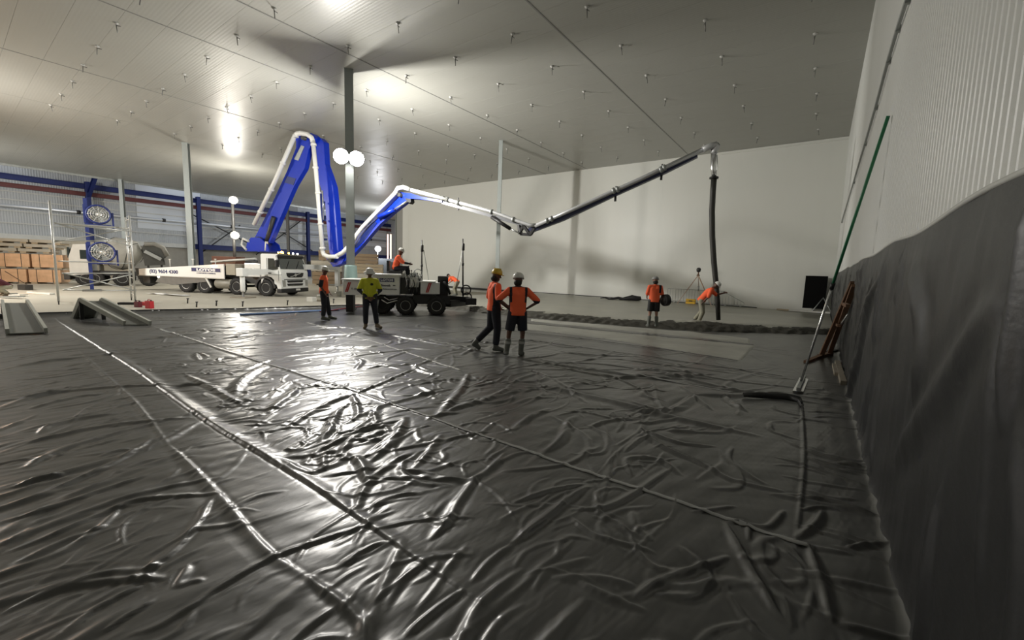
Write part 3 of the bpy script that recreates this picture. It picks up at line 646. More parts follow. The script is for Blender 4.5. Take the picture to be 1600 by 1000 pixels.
# ================================================================ CONCRETE PUMP TRUCK
wf0 = onz(415, 463, GZ); T = Fr(wf0[:2], 27.3, GZ); TW = 2.45
tk = T.root('pump_truck', 'white concrete pump truck with a folding blue boom and a navy name badge', 'truck')
fx = T.L(439, 452)[0]; rx = T.L(407, 400)[0]; zr = T.L(420, 396.5)[2]
zb = .52
# cab: side profile extruded over the width
def cabprof(xf, inset=0): return
prof = [(rx, .75), (rx, zr-.06), (rx+.1, zr), (rx+1.15, zr+.0), (fx-.30, zr-.12), (fx-.02, 1.62), (fx+.03, 1.40), (fx+.03, .42), (fx-.18, .42), (fx-.28, .72), (.60, .75), (.60, .98), (.42, 1.14), (0, 1.22), (-.42, 1.14), (-.60, .95), (-.62, .75)]
prof = [p for p in prof if p[0] >= rx-1e-6]
b = MB(); b.prism([(x, TW/2, z) for x, z in prof], (0, TW, 0)); b.build('cab', WHITE, tk)
# windscreen, grille bands, lights
sl_ = V((fx-.30, 0, zr-.12)); sb = V((fx-.02, 0, 1.62))
def onslope(t, y, o=.015): p = sl_.lerp(sb, t); n = V((sb.z-sl_.z, 0, -(sb.x-sl_.x))).normalized()*-1; n = n if n.x > 0 else -n; return V((p.x, y, p.z))+n*o
b = MB(); q = [onslope(.05, .12), onslope(.05, TW-.12), onslope(.98, TW-.06), onslope(.98, .06)]; b.prism(q, (.02, 0, .004)); b.build('windscreen', GLASSD, tk)
MB().bar(onslope(.04, .1, .08), onslope(.04, TW-.1, .08), .05, .16).build('sun_visor', BLACK, tk)
wi = MB().bar(onslope(.98, .5, .04), onslope(.35, 1.0, .04), .02, .02).bar(onslope(.98, 1.4, .04), onslope(.35, 1.9, .04), .02, .02); wi.build('wiper', BLACK, tk)
xg = fx+.045
b = MB(); b.prism([(xg, .45, 1.42), (xg, TW-.45, 1.42), (xg, TW-.5, 1.22), (xg, TW-.65, 1.14), (xg, .65, 1.14), (xg, .5, 1.22)], (.03, 0, 0)); gr = b.build('grille', BLACK, tk)
MB().bar((xg+.02, .75, 1.17), (xg+.02, TW-.75, 1.39), .01, .05).build('grille_bar', CHROME, gr)
MB().lathe([(.10, 0), (.10, .02), (.07, .02), (.07, 0)], (xg+.015, TW/2, 1.28), (1, 0, 0), 18).build('round_badge', CHROME, gr)
for z in (.90, .70): 
    MB().prism([(xg, .5, z+.07), (xg, TW-.5, z+.07), (xg, TW-.56, z-.06), (xg, .56, z-.06)], (.03, 0, 0)).build('air_intake', BLACK, tk)
MB().box((xg, TW/2, 1.03), (.02, TW-.5, .035)).build('black_trim_line', BLACK, tk)
for y in (.2, TW-.2):
    MB().prism([(xg-.005, y-.15, .98), (xg-.005, y+.13, .98), (xg-.005, y+.15, .62), (xg-.005, y-.08, .62)], (.05, 0, 0)).build('headlight', CHROME, tk)
MB().box((fx-.1, TW/2, .36), (.34, TW+.02, .26), bev=.06).build('bumper', BLACK, tk)
MB().box((fx+.08, TW/2+.2, .40), (.015, .38, .12)).build('number_plate', WHITED, tk)
# near side: window, door line, mirror, handle, step
for yy, s in ((-.012, 1), (TW+.012, -1)):
    b = MB(); b.prism([(rx+.48, yy, zr-.26), (fx-.42, yy, zr-.26), (fx-.16, yy, 1.72), (fx-.16, yy, 1.62), (fx-.5, yy, 1.56), (rx+.48, yy, 1.60)], (0, .02, 0)); b.build('side_window', GLASSD, tk)
    d = MB(); d.box(((rx+fx)/2+.12, yy, 1.30), (1.25, .012, .012)).box((rx+.40, yy, 1.7), (.012, .012, 1.1)).box((fx-.12, yy, 1.25), (.012, .012, .6)); d.build('door_gap', BLACK, tk)
    MB().box((rx+.58, yy-.01*s, 1.38), (.2, .03, .05)).build('door_handle', BLACK, tk)
    m_ = MB().box((fx-.02, yy-.22*s, 1.95), (.12, .24, .42), bev=.03).build('mirror', BLACK, tk)
    MB().tube([(fx-.1, yy, 2.2), (fx-.02, yy-.22*s, 2.2), (fx-.02, yy-.22*s, 2.1)], .015, 6).build('mirror_arm', BLACK, m_)
b = MB(); 
for s_ in range(12):
    a0 = PI*s_/12; a1 = PI*(s_+1)/12; r0, r1 = .57, .68
    b.prism([(r0*math.cos(a0), .25, .5+r0*math.sin(a0)), (r1*math.cos(a0), .25, .5+r1*math.sin(a0)), (r1*math.cos(a1), .25, .5+r1*math.sin(a1)), (r0*math.cos(a1), .25, .5+r0*math.sin(a1))], (0, .55, 0))
b.build('mudguard', BLACK, tk)
# roof beacon bar
MB().box((fx-.42, TW/2, zr+.03), (.1, 1.9, .06)).build('light_bar', BLACK, tk)
MB().lathe([(.09, 0), (.10, .05), (.07, .14), (.001, .17)], (fx-.45, .75, zr+.04), n=12).build('amber_beacon', AMBER, tk)
for y in (.35, 1.25, 1.65, 2.05): MB().lathe([(.05, 0), (.055, .05), (.001, .06)], (fx-.40, y, zr+.09), (1, 0, 0), 8).build('marker_lamp', AMBER if y < 1.6 else LAMPS, tk)
REDL = mat('red_glow_strip', (1, .1, .05), .4, emit=(1, .12, .06), estr=4)
MB().box((fx-.25, TW/2+.1, zr-.1), (.03, 1.7, .05)).build('red_light_strip', REDL, tk)
# chassis and wheels
RL = T.L(219, 430)[0]-.3
MB().box(((RL+fx)/2-.4, .78, .82), (fx-RL-1.4, .1, .3)).box(((RL+fx)/2-.4, TW-.78, .82), (fx-RL-1.4, .1, .3)).build('chassis_rail', DSTEEL, tk)
x4 = T.L(290, 456)[0]; x3 = T.L(319, 457)[0]; x2 = -1.95
for x in (0, x2, x3, x4):
    for y, s in ((.17, 1), (TW-.17, -1)): wheel(tk, (x, y, .5), .5, .33, .28, ALU, (0, s, 0))
    MB().tube([(x, .25, .5), (x, TW-.25, .5)], .08, 8).build('axle', DSTEEL, tk)
# panels behind the cab
dk = MB(); 
P = [T.L(217.5, 420), T.L(350, 412.5), T.L(352, 430), T.L(219, 430)]; zt0, zt1, zbm = P[0].z, P[1].z, P[3].z
x0b, x1b = P[0].x, P[1].x
side = MB().prism([(x0b, 0, zt0), (x1b, 0, zt1), (x1b, 0, zbm), (x0b, 0, zbm)], (0, .06, 0)).build('side_panel', WHITE, tk)
MB().prism([(x0b, TW, zt0), (x1b, TW, zt1), (x1b, TW, zbm), (x0b, TW, zbm)], (0, .06, 0)).build('side_panel', WHITE, tk)
MB().box(((x0b+x1b)/2, -.045, zbm+.0), (x1b-x0b+.1, .03, .05)).build('panel_skirt_rail', GALV, side)
MB().prism([(x0b, TW/2, zt0-.08), (x1b, TW/2, zt1-.08), (x1b, TW/2, zt1-.14), (x0b, TW/2, zt0-.14)], (0, TW-.1, 0)).build('deck', DSTEEL, tk)
q0, q1 = T.L(300, 418), T.L(345.5, 425.5); bw = q1.x-q0.x; bh = q0.z-q1.z
bd = MB().box(((q0.x+q1.x)/2, -.04, (q0.z+q1.z)/2), (bw, .02, bh), bev=.008).build('name_badge', BADGE, tk)
MB().box(((q0.x+q1.x)/2, -.036, (q0.z+q1.z)/2), (bw+.06, .014, bh+.06)).build('badge_border', WHITE, bd)
text('badge_lettering', 'LOTOS', bh*.92, DECALW, bd, ((q0.x+q1.x)/2, -.055, (q0.z+q1.z)/2-.01), Rxz(), bold=.012, sx=2.0)
text('small_lettering', 'CONCRETE PUMPING', .09, BADGE, side, ((q0.x+q1.x)/2, -.038, q1.z-.1), Rxz(), bold=.002, sx=1.5)
q2, q3 = T.L(232, 422), T.L(281, 422)
text('phone_number', '(02) 9604 4300', .30, BADGE, side, ((q2.x+q3.x)/2, -.038, (T.L(256, 424.5)).z), Rxz(), bold=.006, sx=(q3.x-q2.x)/2.05)
for px in (266, 302, 337):
    p = T.L(px, 416, .1); MB().tube([(p.x, .1, p.z-.1), (p.x, .1, p.z+.42)], .025, 6).box((p.x, .1, p.z+.42), (.16, .05, .04)).build('deck_post', WHITED, tk)
# machinery between deck and cab
a, b_ = T.L(352, 412), T.L(367, 430); MB().box(((a.x+b_.x)/2, .5, (a.z+b_.z)/2), (b_.x-a.x, .95, a.z-b_.z), bev=.03).build('tool_locker', mat('dusty_tan_paint', (.34, .31, .24), .6, vary=.2), tk)
a, b_ = T.L(381, 411), T.L(406, 433); MB().box(((a.x+b_.x)/2, .5, (a.z+b_.z)/2), (b_.x-a.x, .95, a.z-b_.z), bev=.04).build('front_locker', WHITE, tk)
for k in (0, 1): MB().box((a.x+.3+k*.55, .02, (a.z+b_.z)/2-.05), (.40, .02, .35), bev=.01).box((a.x+.3+k*.55, .005, (a.z+b_.z)/2-.05), (.30, .02, .25)).build('locker_door', WHITED, tk)
MB().box((a.x-.2, TW/2, .95), (2.4, TW-.9, .5)).build('turret_base', DSTEEL, tk)
MB().tube([(a.x-.1, .3, a.z+.05), (a.x+.5, .25, a.z+.12), (b_.x+.02, .3, a.z+.05), (b_.x+.05, .3, 1.2)], .09, 8).build('intake_pipe', BLACK, tk)
MB().box((rx-.14, .6, 1.3), (.22, 1.0, 1.7)).build('exhaust_stack', DSTEEL, tk)
# pipes lying on the deck
for k, (z, y) in enumerate(((zt1+.10, .5), (zt1+.06, 1.0))): MB().tube([T.L(330, 409, y)+V((0, 0, 0)), T.L(400, 404+k, y)], .06, 8).build('deck_pipe', WHITED, tk)
# tank, toolbox, folded rear outriggers under the deck
a, b_ = T.L(333, 447), T.L(362, 447); MB().lathe([(.001, 0), (.26, .03), (.3, .1), (.3, b_.x-a.x-.1), (.26, b_.x-a.x-.03), (.001, b_.x-a.x)], (a.x, .3, .62), (1, 0, 0), 18).build('water_tank', mat('dirty_cream_tank', (.24, .23, .19), .45, vary=.2), tk)
MB().bar(T.L(321, 433, -.02), T.L(330, 449, -.02), .05, .10).build('tank_bracket', WHITED, tk)
a, b_ = T.L(243, 440), T.L(322, 440); MB().prism([(a.x, .25, .55), (a.x+.3, .25, .95), (b_.x, .25, .95), (b_.x, .25, .70), (a.x+1.2, .25, .42)], (0, .5, 0)).build('folded_outrigger', mat('grimy_grey_steel', (.15, .15, .14), .5, .2, vary=.3), tk)
MB().lathe([(.001, 0), (.07, .01), (.07, .05)], (a.x+.25, -.03, .9), (0, 1, 0), 10).build('glowing_reflector', LAMPS, tk)  # reflector glint put in as emission, it is no lamp
MB().box((T.L(224, 440).x, .8, .7), (.5, 1.2, .5), bev=.05).build('rear_hopper_guard', DSTEEL, tk)
MB().prism([(RL-.5, TW/2, 1.35), (RL+.4, TW/2, 1.35), (RL+.25, TW/2, .65), (RL-.3, TW/2, .65)], (0, 1.7, 0)).build('hopper', DSTEEL, tk)
# extended near outrigger
oy = -1.6
a, b_ = T.L(373, 420, oy), T.L(391, 431, oy); cxo = (T.L(379, 440, oy)).x
og = MB().bar((cxo, oy, (a.z+b_.z)/2), (cxo+.25, .8, (a.z+b_.z)/2+.05), .30, .32).build('outrigger_beam', WHITE, tk)
MB().box((cxo, oy, (a.z+b_.z)/2), (.42, .40, .44), bev=.03).build('outrigger_head', WHITE, og)
zl = T.L(379, 456, oy).z
MB().lathe([(.13, (a.z+b_.z)/2), (.12, zl+.1), (.10, zl)], (cxo, oy, 0), (0, 0, 1), 14).build('outrigger_leg', WHITE, og)
MB().lathe([(.06, zl+.1), (.06, .06), (.12, .05)], (cxo, oy, 0), (0, 0, 1), 12).build('piston_rod', CHROME, og)
MB().box((cxo, oy, .03), (.95, .8, .06), bev=.01).build('foot_pad', TIMG, og)
# far outrigger arm reaching right behind the screed
oy2 = TW+2.6
fa = T.L(515, 418, oy2); fb = T.L(527, 418, oy2)
og2 = MB().bar((1.0, TW-.3, fa.z+.0), (fb.x, oy2, fa.z), .3, .32).build('outrigger_beam', WHITE, tk)
MB().bar((fb.x, oy2, fa.z+.1), (fb.x, oy2, .5), .26, .26, up=(1, 0, 0)).build('outrigger_leg', WHITE, og2)
MB().lathe([(.06, .5), (.06, .06), (.2, .05), (.2, .0)], (fb.x, oy2, 0), n=12).build('piston_rod', CHROME, og2)
# ---- the boom (its own plane through the turret and the hose)
pl = T.L(405, 388, TW/2); PED = T.Wd(pl); HT = np.array([-3.2, 17.3])
bdir = HT-np.array(PED[:2]); BL = np.linalg.norm(bdir); bdir = bdir/BL; bn = np.array([-bdir[1], bdir[0]])
def bp(px, py, off=0.): return V(onv(px, py, np.array(PED[:2])+bn*off, bdir))
N3 = V((bn[0], bn[1], 0))
tr_ = MB().lathe([(.62, 1.0), (.62, 1.25), (.48, 1.3), (.45, 1.7)], (pl.x, TW/2, 0), n=20); tr_.build('slewing_ring', DSTEEL, tk)
turret = MB(); zt = PED[2]-GZ
for s in (-1, 1): turret.prism([tuple(bp(*q)+N3*.38*s) for q in ((394, 393), (430, 393), (427, 382), (415, 372), (402, 372), (396, 380))], N3*.06)
turret.box(T.Wd((pl.x, TW/2, 1.7)), (1.0, .8, .12)); turret.build('turret', BLUE, tk, True)
MB().tube([bp(400, 378)-N3*.45, bp(391, 374)-N3*.45, bp(389, 383)-N3*.45, bp(396, 391)-N3*.45], .07, 8).tube([bp(424, 392)-N3*.35, bp(425, 378)-N3*.35], .09, 8).build('slew_pipe', WHITED, tk, True)
def sec(name, px, th, m, off=0., par=tk): 
    return MB().prism([tuple(bp(*q, off)) for q in px], N3*th).build(name, m, par, True)
s1 = sec('boom_section', [(466, 212), (488, 218), (487, 229), (479, 264), (463, 291), (450, 320), (439, 346), (428, 372), (424, 380), (408, 380), (401, 372), (406, 363), (428, 320), (452, 268), (466, 232)], .28, BLUE)
sec('boom_side_plate', [(478, 222), (482, 224), (470, 252), (463, 250)], .34, GALV, par=s1)
sec('hinge_plate', [(462, 213), (474, 208), (492, 210), (500, 218), (488, 234), (470, 226)], .42, BLUE, par=s1)
for q in ((482, 218), (411, 374)): MB().tube([bp(*q)-N3*.4, bp(*q)+N3*.4], .13, 12).build('hinge_pin', DSTEEL, s1, True)
MB().tube([bp(416, 388)-N3*.1, bp(434, 340)-N3*.26], .12, 10).build('lift_cylinder', DSTEEL, s1, True)
sec('boom_stiffener', [(452, 276), (466, 280), (462, 290), (448, 286)], .32, BLUED, par=s1)
s2 = sec('boom_section', [(490, 212), (503, 216), (510, 223), (512, 258), (518, 274), (524, 292), (527, 320), (530, 356), (533, 394), (526, 402), (519, 396), (516, 370), (512, 320), (502, 282), (495, 240)], .36, BLUE, .15)
MB().tube([bp(512, 305)-N3*.45, bp(515, 392)-N3*.45], .06, 6).tube([bp(507, 290)-N3*.45, bp(511, 388)-N3*.42], .04, 6).build('hydraulic_pipe', BLUED, s2, True)
MB().tube([bp(513, 300)-N3*.40, bp(514.5, 345)-N3*.40], .05, 6).build('hydraulic_rod', CHROME, s2, True)
for q in ((512, 318), (513, 345), (515, 375)): MB().box(bp(*q)-N3*.33, (.35, .1, .1)).build('pipe_clamp', BLUED, s2, True)
s3 = sec('boom_section', [(520, 404), (528, 417), (542, 408), (553, 400), (568, 384), (583, 366), (597, 350), (620, 330), (636, 318), (640, 306), (628, 300), (617, 308), (600, 324), (585, 345), (560, 370), (540, 392)], .26, BLUE)
sec('lower_elbow_plate', [(512, 402), (520, 400), (542, 404), (538, 412), (525, 417)], .38, BLUE, par=s3)
MB().tube([bp(524, 406)-N3*.42, bp(524, 406)+N3*.42], .14, 12).build('hinge_pin', DSTEEL, s3, True); MB().tube([bp(630, 306)-N3*.35, bp(630, 306)+N3*.35], .10, 12).build('hinge_pin', DSTEEL, s3, True)
sec('boom_side_plate', [(556, 384), (576, 356), (588, 346), (592, 349), (574, 374), (560, 388)], .30, BLUED, par=s3)
MB().tube([bp(598, 340)-N3*.3, bp(622, 329)-N3*.3], .11, 10).build('fold_cylinder', BLUE, s3, True)
MB().tube([bp(622, 329)-N3*.3, bp(642, 316)-N3*.3], .045, 8).build('piston_rod', CHROME, s3, True)
sec('link_lever', [(634, 309), (642, 319), (645, 316), (644, 308)], .3, BLACK, par=s3)
s4 = sec('boom_section', [(626, 301), (645, 303), (660, 308), (694, 314), (693, 317.5), (660, 312), (640, 311), (628, 309)], .32, BLUE)
s4b = sec('boom_section_end', [(692, 314), (740, 327), (800, 344), (826, 351), (826, 356), (800, 349), (740, 332), (692, 319)], .22, mat('grey_boom_paint', (.17, .175, .19), .4), par=s4)
# folding linkage at the last elbow
LK = BLACK
for a, b_ in (((812, 352), (814, 366)), ((814, 366), (829, 367)), ((829, 367), (836, 357)), ((818, 352), (829, 367)), ((812, 364), (821, 350))):
    MB().bar(bp(*a)-N3*.05, bp(*b_)-N3*.05, .2, .11).build('link_bar', LK, s4, True)
MB().tube([bp(771, 340)-N3*.2, bp(800, 358)-N3*.2], .085, 8).build('fold_cylinder', BLACK, s4, True)
MB().tube([bp(800, 358)-N3*.2, bp(814, 365)-N3*.2], .035, 8).build('piston_rod', CHROME, s4, True)
s5 = sec('boom_section', [(824, 359), (832, 363), (880, 345), (960, 307), (1040, 271), (1090, 246), (1090, 243), (1040, 263), (960, 299), (880, 337), (832, 354)], .22, mat('dark_navy_boom_paint', (.03, .035, .09), .35))
# delivery pipe along the boom
GP = mat('silver_delivery_pipe', (.52, .53, .54), .38, .4); WP = mat('white_delivery_pipe', (.75, .75, .72), .4)
pw = MB().tube([bp(397, 351, -.5), bp(430, 282, -.5), bp(461, 211, -.5)], .115, 10).build('delivery_pipe', WP, tk, True)
MB().tube([bp(460, 213, -.5), bp(464, 209, -.5), bp(470, 208, -.5), bp(480, 210, -.5), bp(487, 215, -.5), bp(489, 222, -.5)], .125, 10).build('pipe_bend', WP, tk, True)
MB().tube([bp(489, 220, -.5), bp(494, 270, -.5), bp(499, 330, -.5), bp(504.5, 396, -.5)], .115, 10).build('delivery_pipe', WP, tk, True)
MB().tube([bp(504, 392, -.5), bp(506, 398, -.5), bp(513, 401, -.5), bp(527, 401, -.5)], .115, 10).build('pipe_bend', WP, tk, True)
MB().tube([bp(524, 401, -.4), bp(535, 395, -.4), bp(552, 378, -.4)], .115, 10).tube([bp(553, 376, -.4), bp(556, 368, -.4), bp(566, 355, -.4), bp(590, 330, -.4), bp(620, 299, -.4)], .10, 10).build('delivery_pipe', WP, tk, True)
MB().tube([bp(618, 301, -.4), bp(622, 294, -.4), bp(630, 292.5, -.4), (bp(640, 296, -.3))], .11, 10).build('pipe_bend', WP, tk, True)
MB().tube([bp(638, 295.5, -.25), bp(700, 312, -.25)], .085, 10).build('delivery_pipe', WP, tk, True)
MB().tube([bp(700, 312, -.2), bp(770, 331, -.2), bp(808, 345, -.2), bp(828, 352, -.2), bp(838, 352, -.2)], .082, 10).build('delivery_pipe', GP, tk, True)
MB().tube([bp(836, 353, -.2), bp(900, 325, -.2), bp(1000, 280, -.2), bp(1100, 233, -.2)], .082, 10).build('delivery_pipe', GP, tk, True)
def ring(p, q, f=1.5, r=.082, m=GALV, name='pipe_coupling'):
    p = V(p); q = V(q); d = (q-p).normalized(); MB().lathe([(r*1.1, -.06), (r*f, -.05), (r*f, .05), (r*1.1, .06)], p, d, 10).build(name, m, tk, True)
for a, b_ in (((424, 296), (430, 282)), ((442, 255), (450, 240)), ((407, 331), (410, 325)), ((462, 213), (462, 212))): ring(bp(*a, -.5), bp(*b_, -.5), 1.35, .115, WP)
for a in ((490, 226), (493, 262), (497, 302), (501, 350), (504, 388)): ring(bp(*a, -.5), bp(a[0]+1, a[1]+8, -.5), 1.35, .115, WP)
for a in ((692, 310), (699, 312), (716, 317), (768, 331), (802, 343)): ring(bp(*a, -.2), bp(a[0]+10, a[1]+2.7, -.2), 1.5)
for a in ((855, 345), (862, 342), (959, 298), (965, 296), (1033, 265), (1038, 262)): ring(bp(*a, -.2), bp(a[0]+10, a[1]-4.6, -.2), 1.5)
for a in ((962, 302), (1034, 268), (716, 318)): 
    p = bp(*a); MB().bar(p, p+V((0, 0, -.32)), .05, .08).bar(p+V((0, 0, .1)), p+V((0, 0, .28)), .04, .05).build('pipe_bracket', BLACK, tk, True)
# tip elbow and end hose
tp = bp(1112, 230, -.1)
MB().tube([bp(1098, 234, -.2), bp(1112, 227.5, -.15), bp(1118, 226, -.1), bp(1120, 229, -.1), bp(1117, 234, -.1), bp(1115, 240, -.1)], .115, 12).build('tip_elbow', GP, tk, True)
MB().lathe([(.15, -.02), (.165, 0), (.15, .02)], bp(1117, 229, -.1), N3, 16).build('elbow_flange', BLACK, tk, True)
MB().tube([bp(1115, 236), bp(1114.5, 262), bp(1116, 277)], [.09, .10, .085], 10).tube([bp(1120, 243)-N3*.1, bp(1121, 262)-N3*.1, bp(1118, 272)-N3*.1], .02, 6).build('reducer_pipe', CHROME, tk, True)
MB().lathe([(.16, -.03), (.16, .03)], bp(1115.5, 278), (0, 0, 1), 12).build('hose_clamp', BLACK, tk, True)
HOSE = mat('black_rubber_hose', (.028, .028, .024), .55, bump=.5, bscale=40)
hp = [bp(1115.5, 279), bp(1114, 300), bp(1112.5, 330), bp(1113, 370), bp(1115.5, 410), bp(1118.5, 440), bp(1121, 470), bp(1122.5, 500)]
MB().tube(hp, [.10]*5+[.095, .09, .075], 14).build('end_hose', HOSE, tk, True)
# ================================================================ AGITATOR TRUCK behind
m0 = onz(108, 446.5, GZ); Q = Fr(m0[:2], math.degrees(math.atan2(*(onz(205, 447, GZ)[:2]-m0[:2])[::-1])), GZ)
# x runs to the right (rear of the truck), y away
tm = Q.root('mixer_truck', 'grey-white concrete mixer truck parked behind the scaffold tower, drum towards the pump', 'truck')
K = Q.L(200, 440)[0]/7.0
ca, cb = Q.L(106, 392), Q.L(141, 428); 
MB().prism([(ca.x, 1.2, .7), (ca.x, 1.2, 1.9), (ca.x+.25, 1.2, 2.75), (cb.x, 1.2, 2.8), (cb.x, 1.2, .8)], (0, 2.4, 0)).build('cab', WHITED, tm)
MB().box((ca.x+.95, -.01, 2.1), (.8, .03, .6)).box((ca.x+1.7, -.01, 2.1), (.4, .03, .6)).build('side_window', GLASSD, tm)
MB().box((ca.x-.02, 1.2, 2.2), (.1, 2.1, .7)).build('windscreen', GLASSD, tm)
MB().box((ca.x-.15, 1.2, .6), (.3, 2.4, .4), bev=.05).build('bumper', DSTEEL, tm)
LEN = Q.L(238, 440)[0]
MB().box(((ca.x+LEN)/2, 1.2, .85), (LEN-ca.x-.5, .9, .3)).build('chassis_rail', DSTEEL, tm)
for x in (.8, LEN*.62, LEN*.62+1.4, LEN*.62-1.4):
    for y, s in ((.2, 1), (2.2, -1)): wheel(tm, (x, y, .5), .5, .33, .28, GALV, (0, s, 0))
d0 = V((cb.x+.5, 1.2, 1.9)); d1 = V((LEN-.6, 1.2, 2.65)); dd = d1-d0; l = dd.length
dr = MB().lathe([(.3, 0), (.75, .25), (1.1, l*.3), (1.15, l*.55), (.8, l*.85), (.5, l)], d0, dd, 24).build('drum', mat('dusty_grey_drum', (.36, .36, .33), .5, vary=.2), tm)
for k in range(3):
    pts = []
    for i in range(26):
        t = i/25; r = float(np.interp(t, [0, .05, .3, .55, .85, 1], [.3, .75, 1.1, 1.15, .8, .5]))+.01; an = t*3+k*2.1; a_, b_, _ = frame(dd); pts.append(d0+dd*t+(a_*math.cos(an)+b_*math.sin(an))*r)
    MB().tube(pts, .02, 4).build('drum_spiral', DSTEEL, dr)
ha, hb = Q.L(219, 379, .6), Q.L(262, 412, .6)
DH = mat('dark_hopper_steel', (.06, .062, .055), .5, .2, vary=.4, vscale=3)
hx = ha.x; hl = hb.x-ha.x
MB().prism([(hx, .9, ha.z-.5), (hx+hl*.15, .9, ha.z), (hx+hl*.8, .9, ha.z-.25), (hx+hl, .9, ha.z-.8), (hx+hl*.85, .9, hb.z+.4), (hx+hl*.9, .9, hb.z-.1), (hx+hl*.1, .9, hb.z-.2)], (0, .1, 0)).prism([(hx, 1.9, ha.z-.5), (hx+hl*.15, 1.9, ha.z), (hx+hl*.8, 1.9, ha.z-.25), (hx+hl, 1.9, ha.z-.8), (hx+hl*.85, 1.9, hb.z+.4), (hx+hl*.1, 1.9, hb.z-.2)], (0, .1, 0)).build('charge_hopper', DH, tm)
MB().tube([(hx+.2, .8, ha.z-.1), (hx+hl*.5, .8, ha.z-.05), (hx+hl*.85, .8, ha.z-.3), (hx+hl, .8, ha.z-.9)], .16, 8).build('hopper_rim', mat('worn_grey_rim', (.2, .2, .18), .5), tm)
MB().bar((hx+hl*.15, .7, ha.z-.6), (hx+hl*.75, .7, hb.z+.3), .5, .22).build('discharge_chute', GALV, tm)
for x in (hx+.3, hx+hl-.4): MB().bar((x, 1.3, .9), (x, 1.3, hb.z+.2), .12, .12).build('hopper_post', DSTEEL, tm)
# ================================================================ LASER SCREED
sw = onz(634, 493, 0); Sc = Fr(sw[:2], 46, 0.02)
sc = Sc.root('laser_screed', 'white laser screed machine with a badge on its side, black wheels and two sensor masts', 'machine')
def sbox(name, p0, p1, y0, y1, m, par=sc, bev=.015):
    a = Sc.L(*p0, y0); b = Sc.L(*p1, y0); return MB().box(((a.x+b.x)/2, (y0+y1)/2, (a.z+b.z)/2), (abs(b.x-a.x), y1-y0, abs(a.z-b.z)), bev=bev).build(name, m, par)
wz0 = Sc.L(634, 481).z
for px in (634, 682):
    c = Sc.L(px, 482, .15); wheel(sc, (c.x, .16, .36), .36, .32, .19, WHITED, (0, 1, 0)); wheel(sc, (c.x, 1.74, .36), .36, .32, .19, WHITED, (0, -1, 0))
c = Sc.L(597, 482, .3)
wheel(sc, (c.x, .35, .36), .36, .3, .19, DSTEEL, (0, 1, 0)); wheel(sc, (c.x, 1.6, .36), .36, .3, .19, DSTEEL, (0, -1, 0))
sbox('chassis', (588, 462), (703, 470), .35, 1.55, DSTEEL)
sbox('deck_frame', (645, 461), (703, 476), .12, 1.8, BLACK)
for px, py in ((590, 466), (600, 470), (612, 467), (622, 471)): sbox('hydraulic_block', (px, py), (px+8, py+7), .25, .7, BLACK)
MB().tube([Sc.L(596, 468, .1), Sc.L(605, 474, .1), Sc.L(618, 470, .1), Sc.L(630, 468, .1)], .03, 6).tube([Sc.L(600, 464, .1), Sc.L(608, 469, .1), Sc.L(622, 466, .1)], .02, 6).build('hydraulic_hose', CHROME, sc)
MB().bar(Sc.L(592, 468, .2), Sc.L(589, 484, .2), .25, .05).build('ladder', GALV, sc)
lo = sbox('counterweight_box', (536, 438.5), (592, 462), .0, 1.7, WHITE)
MB().box((Sc.L(562, 438).x, .85, Sc.L(562, 438).z+.01), (Sc.L(592, 438).x-Sc.L(534, 438).x, 1.8, .05)).build('box_lid', WHITE, lo)
up = sbox('engine_cover', (580, 429), (624, 461), -.04, 1.5, WHITE)
a = Sc.L(570, 428.5, -.1); b_ = Sc.L(626, 428.5, -.1); MB().box(((a.x+b_.x)/2, .7, a.z), (b_.x-a.x, 1.75, .05), bev=.01).build('cover_lid', WHITE, up)
def stripe(px, py0, py1, y=-.012):
    for k in (0, 1):
        a = Sc.L(px+k*2.6, py0, y); c = Sc.L(px-5+k*2.6, py1, y); w = .045; MB().prism([(a.x, y, a.z), (a.x+w, y, a.z), (c.x+w, y, c.z), (c.x, y, c.z)], (0, .012, 0)).build('red_stripe', DECALR, lo if px < 600 else rb)
rb = sbox('front_cover', (657, 441), (687, 459.5), .0, 1.4, WHITE)
a = Sc.L(654, 440, -.05); b_ = Sc.L(680, 440, -.05); MB().box(((a.x+b_.x)/2, .7, a.z), (b_.x-a.x, 1.6, .04)).build('cover_lid', WHITE, rb)
stripe(544, 441, 456); stripe(670, 442, 457)
p0, p1 = Sc.L(593, 434.5, -.06), Sc.L(616, 440.8, -.06); bd = MB().box(((p0.x+p1.x)/2, -.055, (p0.z+p1.z)/2), (p1.x-p0.x, .02, p0.z-p1.z), bev=.005).build('name_badge', BADGE, up)
text('badge_lettering', 'LOTOS', (p0.z-p1.z)*.85, DECALW, bd, ((p0.x+p1.x)/2, -.068, (p0.z+p1.z)/2), Rxz(), bold=.004, sx=1.25)
q = Sc.L(603, 446, 0); text('small_lettering', 'Smooth', .11, DECALG, up, (q.x, -.048, q.z), Rxz(), bold=.003)
q = Sc.L(616, 446, 0); MB().box((q.x, -.048, q.z), (.09, .012, .04)).build('small_sticker', DECALG, up)
q = Sc.L(605, 451.5, 0); text('web_address', 'www.lotos.com.au', .085, DECALG, up, (q.x, -.048, q.z), Rxz(), bold=.001, sx=1.1)
q = Sc.L(554, 451.5, 0); text('code_lettering', 'T-100', .10, DECALG, lo, (q.x, -.008, q.z), Rxz(), bold=.002)
q = Sc.L(590, 435.5, 0); MB().lathe([(.03, 0), (.03, .02)], (q.x, -.06, q.z), (0, 1, 0), 8).build('latch', BLACK, up)
# black support post and timber under the counterweight
a = Sc.L(545, 457, .5); MB().box((a.x+.05, .5, a.z/2+.02), (.26, .3, a.z-.04)).build('support_leg', BLACK, sc)
